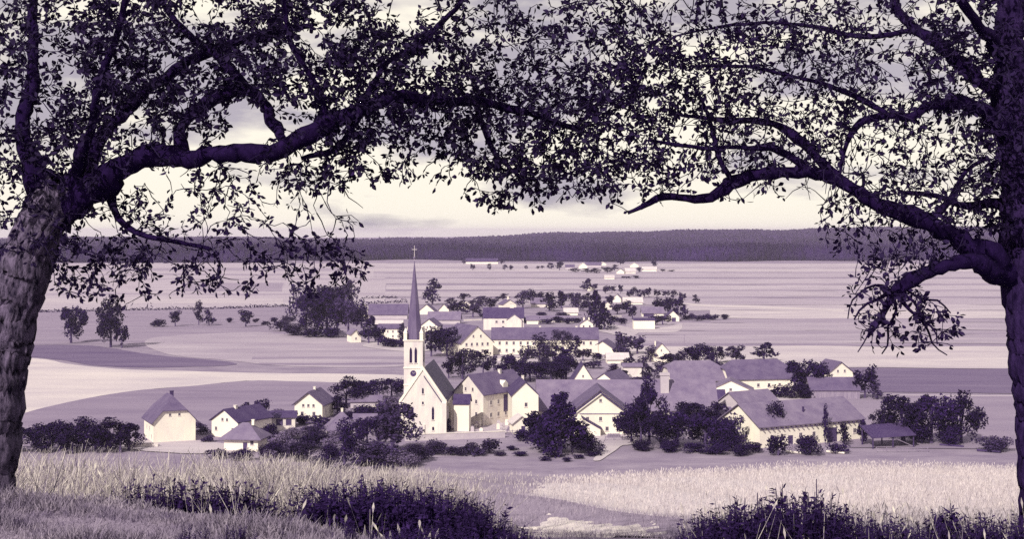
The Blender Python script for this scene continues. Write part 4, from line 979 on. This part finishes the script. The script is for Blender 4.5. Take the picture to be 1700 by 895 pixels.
p, h = weeds_at([(745, 830), (775, 812), (810, 838), (850, 862), (885, 880)], 8.4, 9.4, 90, 57, .08); herb_patch('dark_weeds', p, h, 58)
p, h = weeds_at([(300, 872), (380, 858), (430, 880), (560, 856), (620, 876), (700, 852), (790, 868), (860, 872), (930, 886)], 7.5, 8.8, 230, 59, .03); herb_patch('dark_weeds', p, h, 60)
for px, py, d, lb in ((1358, 790, 9.4, 'tallest dark weed spike standing against the pale grain'), (1294, 806, 9.5, 'broad leafy dark weed beside the tallest spike'), (1262, 815, 9.2, 'dark weed with two tips at the edge of the grain'), (1233, 822, 9.3, 'leftmost tall dark weed against the pale grain'), (1572, 832, 9.2, 'bushy dark weed near the trunk of the eastern fruit tree'), (775, 812, 9.2, 'dark upright weed at the end of the tall grass')):
    x = (px - 850) / F * d; z0 = tz(x, d); hh = EYE - (py - HZ) / F * d - z0
    r = thing('weed', lb, 'weed', (x, d, z0), random.random() * 6)
    V, Q = herb_mesh(hh, 3, 34, .10, .17, int(px)); ob('leaves', fast_mesh('leaves', V, Q, M_weed), r)
    b = MB(); b.bar((0, 0, -.05), (.02, .01, hh * .97), .008, .003, 5); b.build('stem', M_weed, r)

# ------------------------------------------------------------------ the two fruit trees
M_trunk = mat('fruit_tree_bark', .07, .97, (22, 22, 9), 8, .95, bump=1.0, contrast=.32)  # bark mottle, its pale blotches painted in for sun dapples
M_limb = mat('backlit_limb_bark', .010, .7, (22, 22, 9), 6, .95, bump=.8, spec=.05)  # near-black: the backlit look of the undersides is put into the colour
M_trunk2 = mat('shaded_trunk_bark', .022, .8, (22, 22, 8), 7, .95, bump=1.0, spec=.05)  # same bark darkened, the crown's shade painted into its colour
M_twig = mat('twig_bark', .010, .3, (3, 3, 3), 2, .9)
M_leaf = mat('fruit_leaf', .013, .5, (2, 2, 2), 3, .75, rnd=.3, spec=.15, trans=.12)
def tube(pts, rad, sides, g, rough=.1, furrow=False):
    pts = np.asarray(pts, float); rad = np.asarray(rad, float); n = len(pts)
    tg = np.gradient(pts, axis=0); tg /= np.linalg.norm(tg, axis=1)[:, None] + 1e-9
    ref = np.array([0.2, 1.0, .1]); u = np.cross(tg, ref); u /= np.linalg.norm(u, axis=1)[:, None] + 1e-9; v = np.cross(tg, u)
    a = np.arange(sides) / sides * 2 * np.pi
    R = rad[:, None] * np.ones((1, sides))
    if rough:
        nz_ = g.normal(size=(n, sides))
        if furrow:
            for i_ in range(1, n): nz_[i_] = .8 * nz_[i_ - 1] + .6 * nz_[i_]
        nz_ = (nz_ + np.roll(nz_, 1, 0) + np.roll(nz_, -1, 0)) / 1.7; R = R * (1 + rough * nz_)
        if furrow:   # long bark plates: ridges that persist along the trunk and drift sideways
            f_ = g.normal(size=(n, sides))
            for i_ in range(1, n): f_[i_] = .90 * f_[i_ - 1] + .42 * f_[i_]
            R = R * (1 + .036 * np.abs(f_) ** .8)
    V = pts[:, None] + R[..., None] * (np.cos(a)[None, :, None] * u[:, None] + np.sin(a)[None, :, None] * v[:, None])
    V = np.concatenate([V.reshape(-1, 3), pts[-1:] + tg[-1:] * rad[-1]])
    i = np.arange(sides); j = (i + 1) % sides
    Q = np.concatenate([np.stack([l * sides + i, l * sides + j, (l + 1) * sides + j, (l + 1) * sides + i], -1) for l in range(n - 1)])
    e = len(V) - 1; l = n - 1
    Q = np.concatenate([Q, np.stack([l * sides + i, l * sides + j, np.full(sides, e), np.full(sides, e)], -1)])
    return V, Q
# a leaf: folded along the midrib, pointed, ten triangles
LV = np.array([(0, 0, 0), (.16, .28, .05), (.27, .55, .08), (.17, .82, .04), (0, 1.05, -.06), (-.17, .82, .04), (-.27, .55, .08), (-.16, .28, .05), (0, .28, 0), (0, .55, 0), (0, .82, -.02)])
LQ = np.array([(0, 1, 8, 8), (1, 2, 9, 8), (2, 3, 10, 9), (3, 4, 10, 10), (0, 8, 7, 7), (8, 9, 6, 7), (9, 10, 5, 6), (10, 4, 5, 5)])
ME_leaf = new_mesh('leaf', LV, [tuple(dict.fromkeys(q)) for q in LQ.tolist()], M_leaf)
LF = [tuple(dict.fromkeys(q)) for q in LQ.tolist()]

def fruit_tree(label, trunk, limbs, blobs, seed, base, bark):
    g = np.random.default_rng(seed)
    root = thing('fruit_tree', label, 'tree', base)
    B = np.array(base)
    nodes = []; ndir = []
    def poly(pp, step, wob):
        P_ = [np.array([*at(a, b_, d), rp / F * d]) for a, b_, d, rp in pp]
        sp = spline([tuple(q[:3]) for q in P_], 8, False); rr = np.interp(np.linspace(0, len(P_) - 1, len(sp)), range(len(P_)), [q[3] for q in P_])
        sp = np.array([tuple(q) for q in sp])
        sl = np.concatenate([[0], np.cumsum(np.linalg.norm(np.diff(sp, axis=0), axis=1))]); m_ = max(4, int(sl[-1] / step))
        t = np.linspace(0, sl[-1], m_)
        q = np.stack([np.interp(t, sl, sp[:, c]) for c in range(3)], -1); r_ = np.interp(t, sl, rr)
        j = g.normal(size=q.shape); j = (j + np.roll(j, 1, 0) + np.roll(j, 2, 0)) / 3; j[0] = 0
        q += j * wob * r_[:, None]
        r_ = r_ * (1 + (.10 * np.sin(np.arange(len(r_)) * .55 + g.uniform(0, 6)) + .08 * g.normal(size=len(r_))) * (nm != 'trunk'))
        return q, r_
    for nm, pp in [('trunk', trunk)] + [('limb', l) for l in limbs]:
        q, r_ = poly(pp if nm == 'trunk' else [(*a_[:3], a_[3] * .84) for a_ in pp], .022 if nm == 'trunk' else .05, .42 if nm == 'limb' else .1)
        V, Q = tube(q, r_, 72 if nm == 'trunk' else 14, g, .03 if nm == 'trunk' else .07, nm == 'trunk')
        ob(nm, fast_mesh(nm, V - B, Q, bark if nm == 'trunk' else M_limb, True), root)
        tg = np.gradient(q, axis=0); tg /= np.linalg.norm(tg, axis=1)[:, None] + 1e-9
        if nm == 'limb' or True:
            st = 0 if nm == 'limb' else int(len(q) * .55)
            nodes.append(q[st::2]); ndir.append(tg[st::2])
    nodes = np.concatenate(nodes); ndir = np.concatenate(ndir)
    cap = 60000
    NP = np.zeros((cap, 3)); ND = np.zeros((cap, 3)); NR = np.full(cap, .012); nn = len(nodes); NP[:nn] = nodes; ND[:nn] = ndir
    tg_all = []
    for (px, py, rx, ry, d0, dd, cnt, leafy, solo) in blobs:
        k = 0; cnt = int(cnt * (1.55 if py > 0 and not solo else 1.25 if solo else 1))
        while k < cnt:
            a, b_ = g.uniform(-1, 1, 2)
            if a * a + b_ * b_ > 1: continue
            k += 1
            d = d0 + dd * g.uniform(-1, 1)
            tg_all.append((*at(px + a * rx, py + b_ * ry, d), leafy, solo))
    TG = np.array(tg_all)
    d2 = np.array([((NP[:nn] - t[:3]) ** 2).sum(1).min() for t in TG])
    TG = TG[np.argsort(d2)]
    chains = []
    for t in TG:
        p = t[:3]
        dv_ = p - NP[:nn]; dist = np.sqrt((dv_ ** 2).sum(1))
        # dislike attaching backwards along a branch
        cosb = (dv_ * ND[:nn]).sum(1) / (dist + 1e-6)
        i = int(np.argmin(dist * (1.25 - .45 * cosb)))
        L_ = dist[i]
        if L_ < .04: continue
        m_ = max(3, int(L_ / .07) + 2)
        s = np.linspace(0, 1, m_)[:, None]
        c1 = NP[i] + ND[i] * L_ * .3 + g.normal(size=3) * L_ * .10
        c2 = p - (p - NP[i]) * .33 + g.normal(size=3) * L_ * .16 + np.array([0, 0, .10 * L_])
        q = (1 - s) ** 3 * NP[i] + 3 * (1 - s) ** 2 * s * c1 + 3 * (1 - s) * s * s * c2 + s ** 3 * p
        q[1:] += g.normal(size=(m_ - 1, 3)) * .006
        tgc = np.gradient(q, axis=0); tgc /= np.linalg.norm(tgc, axis=1)[:, None] + 1e-9
        r0 = .0028 + .0052 * min(L_, 1.2) ** .8
        chains.append((q, r0, L_, t[3], t[4]))
        NP[nn:nn + m_ - 1] = q[1:]; ND[nn:nn + m_ - 1] = tgc[1:]; nn += m_ - 1
    chains.sort(key=lambda c: -c[2])
    VV = []; QQ = []; n0 = 0
    for ci, (q, r0, L_, lf, so) in enumerate(chains):
        rr = np.linspace(r0, .0020, len(q))
        V, Q = tube(q, rr, 5, g, 0)
        if ci < 160:
            ob('branch', fast_mesh('branch', V - B, Q, M_twig), root)
        else:
            VV.append(V); QQ.append(Q + n0); n0 += len(V)
    o = ob('twigs', fast_mesh('twigs', np.concatenate(VV) - B, np.concatenate(QQ), M_twig), root); o['kind'] = 'stuff'
    # leaves
    lp = []; ld = []; ls = []; so_ = []
    for q, r0, L_, lf, so in chains:
        ln_ = np.linalg.norm(np.diff(q, axis=0), axis=1).sum()
        nl = g.poisson(lf * 1.28)
        for _ in range(nl):
            t = 1 - (g.random() ** 2.2) * min(1, .30 / ln_)
            f = t * (len(q) - 1); i = min(int(f), len(q) - 2); p = q[i] + (q[i + 1] - q[i]) * (f - i)
            dr = (q[i + 1] - q[i]); dr = dr / (np.linalg.norm(dr) + 1e-9) * .6 + g.normal(size=3) * .75 + np.array([0, 0, -.40])
            dr /= np.linalg.norm(dr)
            lp.append(p + dr * .012); ld.append(dr); ls.append(g.uniform(.024, .053)); so_.append(so * 10 + g.random())
    lp = np.array(lp); ld = np.array(ld); ls = np.array(ls); so_ = np.array(so_); n = len(lp)
    sd = np.cross(ld, g.normal(size=(n, 3))); sd /= np.linalg.norm(sd, axis=1)[:, None]; nm_ = np.cross(sd, ld)
    order = np.argsort(-so_)
    single = order[:300]; rest = order[300:]
    for i in single:
        M = Matrix(((sd[i][0], ld[i][0], nm_[i][0], 0), (sd[i][1], ld[i][1], nm_[i][1], 0), (sd[i][2], ld[i][2], nm_[i][2], 0), (0, 0, 0, 1)))
        o = bpy.data.objects.new('leaf', ME_leaf); COL.objects.link(o); o.parent = root
        o.matrix_local = Matrix.Translation(Vector(lp[i] - B)) @ M @ Matrix.Scale(ls[i] * 1.1, 4)
    R = rest
    V = (lp[R][:, None] + ls[R][:, None, None] * (LV[None, :, 0:1] * sd[R][:, None] * 1.05 + LV[None, :, 1:2] * ld[R][:, None] + LV[None, :, 2:3] * nm_[R][:, None]))
    V = V.reshape(-1, 3) - B
    T4 = np.array([f for f in LF if len(f) == 4]); T3 = np.array([f for f in LF if len(f) == 3])
    tri = np.concatenate([T3, T4[:, [0, 1, 2]], T4[:, [0, 2, 3]]])
    Q = ((np.arange(len(R)) * len(LV))[:, None, None] + tri[None]).reshape(-1, 3)
    o = ob('foliage', fast_mesh('foliage', V, Q, M_leaf, k=3), root); o['kind'] = 'stuff'
    print('fruit tree', seed, 'chains', len(chains), 'leaves', n)
    return root

D = 9.3
bl = at(-5, 830, D)
fruit_tree('leafy old fruit tree with mottled sun-dappled bark leaning at the edge of the terrace', 
    [(-34, 850, D, 52), (-28, 815, D, 46), (-16, 720, D, 43), (-2, 620, D, 42), (16, 530, D, 42), (36, 460, D, 41), (60, 400, D, 38), (88, 345, D, 34), (112, 300, D, 26)],
    [[(88, 375, D, 38), (125, 335, D, 33), (165, 305, D - .1, 30), (205, 280, D - .2, 25), (255, 262, D - .3, 21), (330, 256, D - .4, 18), (400, 260, D - .5, 17), (455, 258, D - .5, 20), (490, 232, D - .5, 18), (545, 205, D - .4, 17), (605, 178, D - .3, 15), (660, 162, D - .2, 13), (720, 168, D - .1, 11), (790, 170, D, 9), (880, 190, D + .1, 7), (960, 215, D + .2, 5)],
     [(70, 400, D, 34), (58, 300, D + .1, 24), (38, 200, D + .2, 15), (58, 100, D + .3, 11), (56, 0, D + .4, 8), (80, -160, D + .5, 7)],
     [(105, 330, D, 22), (160, 240, D + .3, 14), (230, 160, D + .5, 11), (330, 95, D + .6, 10), (430, 58, D + .7, 8), (520, 40, D + .7, 5)],
     [(300, 258, D - .35, 14), (300, 215, D - .2, 13), (340, 170, D, 11), (410, 150, D + .1, 13), (440, 185, D, 12), (470, 235, D - .4, 10)],
     [(410, 150, D + .1, 10), (380, 110, D + .2, 9), (340, 80, D + .3, 7), (280, 20, D + .4, 6), (240, -80, D + .4, 5)],
     [(600, 178, D - .3, 8), (640, 110, D - .1, 6), (700, 70, D, 7), (760, 10, D + .1, 5), (800, -60, D + .2, 4)],
     [(120, 320, D, 16), (150, 200, D - .3, 9), (190, 60, D - .5, 7), (250, -120, D - .8, 5)],
     [(545, 205, D - .4, 7), (520, 130, D - .5, 6), (480, 60, D - .6, 5), (470, -60, D - .7, 3)],
     [(600, 185, D - .3, 8), (560, 245, D - .3, 6), (500, 262, D - .4, 5)],
     [(180, 300, D, 10), (200, 370, D - .1, 7), (260, 395, D - .2, 5), (350, 415, D - .2, 4)],
     [(790, 170, D, 6), (820, 250, D, 5), (870, 300, D + .1, 3)]],
    # px, py, rx, ry, depth, +-depth, twigs, leaves per twig, single-leaf priority
    [(90, 120, 150, 140, D + .1, .9, 230, 7.5, 0), (300, 70, 180, 110, D + .2, .9, 280, 7.5, 0), (520, 90, 170, 110, D, .9, 270, 7.5, 0), (660, 150, 150, 100, D, .8, 200, 7.5, 0),
     (60, 320, 110, 120, D - .1, .6, 120, 6, 0), (230, 200, 150, 70, D - .1, .7, 120, 6, 0), (170, 400, 110, 70, D - .1, .5, 60, 4, 0), (520, 265, 80, 60, D - .3, .5, 70, 6, 1),
     (620, 240, 90, 70, D - .2, .5, 90, 6, 1), (330, 330, 110, 70, D - .3, .4, 30, 3.5, 1), (470, 360, 110, 80, D - .3, .4, 40, 3.5, 1), (540, 440, 70, 55, D - .3, .4, 40, 5, 1), (420, 360, 190, 110, D - .3, .4, 60, .8, 0), (200, 300, 160, 150, D - .2, .5, 90, 2.5, 0),
     (370, 450, 80, 45, D - .2, .4, 34, 5, 1), (230, 460, 90, 45, D - .1, .4, 40, 5, 1), (500, 425, 60, 30, D - .3, .3, 16, 5, 1), (130, 470, 50, 25, D, .3, 16, 5, 1),
     (800, 200, 120, 90, D + .1, .7, 150, 5.5, 0), (890, 225, 130, 85, D + .2, .7, 150, 5.5, 0), (800, 70, 130, 90, D + .2, .8, 130, 5.5, 0), (880, 180, 160, 120, D, .7, 90, .6, 0),
     (840, 310, 80, 45, D + .1, .4, 44, 5.5, 1), (720, 275, 60, 40, D, .4, 16, 4, 1),
     (300, -150, 420, 150, D - .2, 1.6, 330, 8, 0), (700, -130, 260, 130, D, 1.4, 170, 8, 0), (150, -420, 420, 200, D - 2.6, .9, 150, 9, 0), (500, -450, 300, 200, D - 2.4, .9, 110, 9, 0), (-60, 60, 120, 200, D, 1.2, 100, 7, 0)],  # unseen upper crown, its near clusters added to shade the terrace
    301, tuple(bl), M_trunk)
br = at(1722, 870, D)
fruit_tree('dark twiggy fruit tree with a low drooping limb at the eastern end of the terrace',
    [(1738, 930, D, 46), (1735, 860, D, 36), (1730, 760, D, 35), (1722, 640, D, 36), (1716, 550, D, 39), (1714, 470, D, 42), (1708, 380, D, 40), (1700, 280, D, 36), (1690, 200, D, 31), (1678, 110, D, 25), (1676, 20, D, 20), (1684, -90, D, 18)],
    [[(1712, 480, D, 25), (1672, 448, D - .1, 22), (1630, 415, D - .2, 19), (1580, 390, D - .2, 19), (1520, 368, D - .3, 17), (1455, 336, D - .3, 15), (1405, 305, D - .3, 13), (1355, 285, D - .3, 12), (1300, 288, D - .3, 12), (1250, 289, D - .3, 12), (1215, 302, D - .3, 13), (1185, 328, D - .3, 11), (1140, 326, D - .3, 8), (1100, 327, D - .3, 7), (1070, 340, D - .3, 5), (1042, 354, D - .3, 3)],
     [(1395, 300, D - .3, 10), (1368, 272, D - .3, 10), (1345, 248, D - .2, 9), (1313, 224, D - .1, 8), (1280, 204, D, 7), (1240, 200, D + .1, 6), (1195, 198, D + .2, 5), (1120, 190, D + .3, 3)],
     [(1340, 284, D - .3, 8), (1301, 254, D - .3, 7), (1268, 246, D - .4, 6), (1215, 244, D - .5, 5), (1165, 247, D - .5, 4), (1090, 235, D - .5, 3)],
     [(1672, 452, D - .1, 20), (1630, 440, D - .3, 17), (1590, 438, D - .4, 15), (1548, 450, D - .5, 13), (1510, 462, D - .6, 12), (1485, 488, D - .6, 11), (1475, 510, D - .6, 7), (1440, 560, D - .6, 3)],
     [(1488, 480, D - .6, 6), (1455, 498, D - .7, 3), (1432, 508, D - .7, 2), (1418, 530, D - .7, 1.3)],
     [(1488, 490, D - .6, 6), (1508, 512, D - .6, 3), (1536, 540, D - .6, 2.2), (1548, 572, D - .6, 1.6), (1572, 590, D - .6, 1.2)],
     [(1482, 490, D - .6, 3.5), (1470, 515, D - .6, 2.5), (1447, 540, D - .6, 2), (1438, 562, D - .62, 1.6), (1424, 585, D - .65, 1.2)],
     [(1484, 495, D - .6, 3.5), (1486, 520, D - .5, 2.6), (1472, 545, D - .5, 2), (1476, 568, D - .5, 1.6), (1464, 588, D - .5, 1.2)],
     [(1495, 485, D - .6, 3.5), (1522, 505, D - .7, 2.6), (1530, 530, D - .7, 2), (1552, 548, D - .7, 1.6), (1556, 572, D - .7, 1.2)],
     [(1500, 478, D - .6, 3.5), (1530, 496, D - .5, 2.4), (1556, 498, D - .5, 1.8), (1578, 520, D - .5, 1.2)],
     [(1478, 482, D - .6, 3.5), (1450, 474, D - .5, 2.4), (1426, 488, D - .5, 1.8), (1412, 505, D - .5, 1.5), (1408, 530, D - .5, 1.2)],
     [(1690, 250, D, 26), (1645, 190, D - .1, 17), (1600, 170, D - .2, 13), (1559, 174, D - .3, 10), (1514, 192, D - .3, 9), (1475, 191, D - .3, 8), (1430, 205, D - .3, 7), (1405, 240, D - .3, 5), (1395, 290, D - .3, 3)],
     [(1680, 190, D, 22), (1640, 145, D + .2, 17), (1598, 112, D + .3, 14), (1547, 67, D + .3, 11), (1503, 33, D + .4, 9), (1480, -20, D + .4, 7), (1440, -120, D + .4, 5)],
     [(1695, 350, D, 16), (1650, 335, D + .2, 11), (1605, 343, D + .2, 8), (1560, 325, D + .2, 6), (1500, 320, D + .2, 4)],
     [(1540, 378, D - .25, 7), (1575, 330, D - .1, 6), (1600, 290, D, 5), (1640, 260, D, 4)],
     [(1672, 110, D, 14), (1620, 30, D - .5, 10), (1540, -60, D - .9, 8), (1420, -140, D - 1.2, 6)],
     [(1475, 191, D - .3, 6), (1400, 150, D - .2, 5), (1330, 130, D - .1, 4), (1240, 110, D, 3), (1150, 110, D + .1, 2)],
     [(1520, 50, D + .35, 6), (1430, 60, D + .4, 5), (1330, 40, D + .5, 4), (1220, 40, D + .5, 3), (1120, 60, D + .5, 2)],
     [(1215, 300, D - .3, 6), (1190, 250, D - .3, 5), (1180, 200, D - .2, 4), (1150, 140, D - .2, 3)]],
    [(1000, 215, 120, 100, D + .1, .7, 160, 5.0, 0), (1100, 180, 130, 110, D, .7, 170, 4.2, 0), (1080, 190, 180, 130, D, .7, 130, .6, 0), (1400, 170, 270, 170, D - .1, .7, 400, .5, 0), (1500, 380, 130, 80, D - .2, .5, 70, .8, 0), (1600, 330, 80, 130, D, .5, 80, .8, 0), (1490, 530, 80, 55, D - .6, .3, 30, 1.2, 0), (1000, 90, 130, 100, D + .3, .8, 170, 6, 0), (1180, 90, 160, 100, D + .2, .8, 190, 4.2, 0),
     (1330, 130, 150, 130, D, .7, 240, 2.2, 0), (1450, 90, 150, 110, D, .8, 210, 2.4, 0), (1280, 220, 130, 70, D - .2, .5, 150, 2.0, 0), (1450, 250, 110, 90, D - .2, .6, 170, 1.6, 0),
     (1570, 260, 90, 110, D - .1, .6, 170, 2.0, 0), (1620, 110, 110, 130, D + .1, .8, 190, 6.5, 0), (1670, 280, 60, 110, D + .1, .6, 110, 6, 0), (1200, 290, 110, 50, D - .3, .4, 60, 3.2, 1),
     (1050, 300, 90, 45, D - .2, .4, 46, 4, 1), (1430, 370, 80, 60, D - .3, .4, 70, 2.8, 1), (1540, 400, 70, 40, D - .2, .4, 40, 2.6, 1), (1500, 510, 60, 50, D - .6, .3, 44, 3.6, 1),
     (1450, 500, 50, 55, D - .7, .3, 36, 3.2, 1), (1555, 545, 40, 50, D - .6, .3, 26, 4, 1), (1610, 350, 60, 50, D, .4, 50, 2.6, 0), (940, 290, 110, 45, D + .1, .4, 60, 5, 1), (1490, 440, 60, 30, D - .6, .3, 30, 4, 1),
     (1350, -130, 360, 130, D - .2, 1.5, 260, 7, 0), (1250, -430, 420, 200, D - 2.4, .9, 190, 9, 0), (900, -430, 260, 200, D - 2.2, .9, 110, 9, 0), (1650, -120, 180, 130, D, 1.4, 110, 7, 0), (1050, -110, 200, 110, D, 1.3, 110, 7, 0), (1780, 150, 110, 200, D, 1.1, 100, 6, 0)],  # crown out of view, the nearer clusters added to shade the weeds
    302, tuple(br), M_trunk2)

# ------------------------------------------------------------------ haze over the plain
hm = bpy.data.materials.new('haze'); hm.use_nodes = True
t = hm.node_tree; t.nodes.clear()
pv = N(t, 'ShaderNodeVolumePrincipled'); pv.inputs['Color'].default_value = (.78, .66, .98, 1); pv.inputs['Density'].default_value = 0.000072; pv.inputs['Anisotropy'].default_value = 0.0
mo = N(t, 'ShaderNodeOutputMaterial'); t.links.new(pv.outputs[0], mo.inputs['Volume'])
b = MB(); b.box(-9500, 9500, -90, 12500, -2, 74)
o = b.build('haze', hm); o['kind'] = 'stuff'
print('objects', len(S.objects))
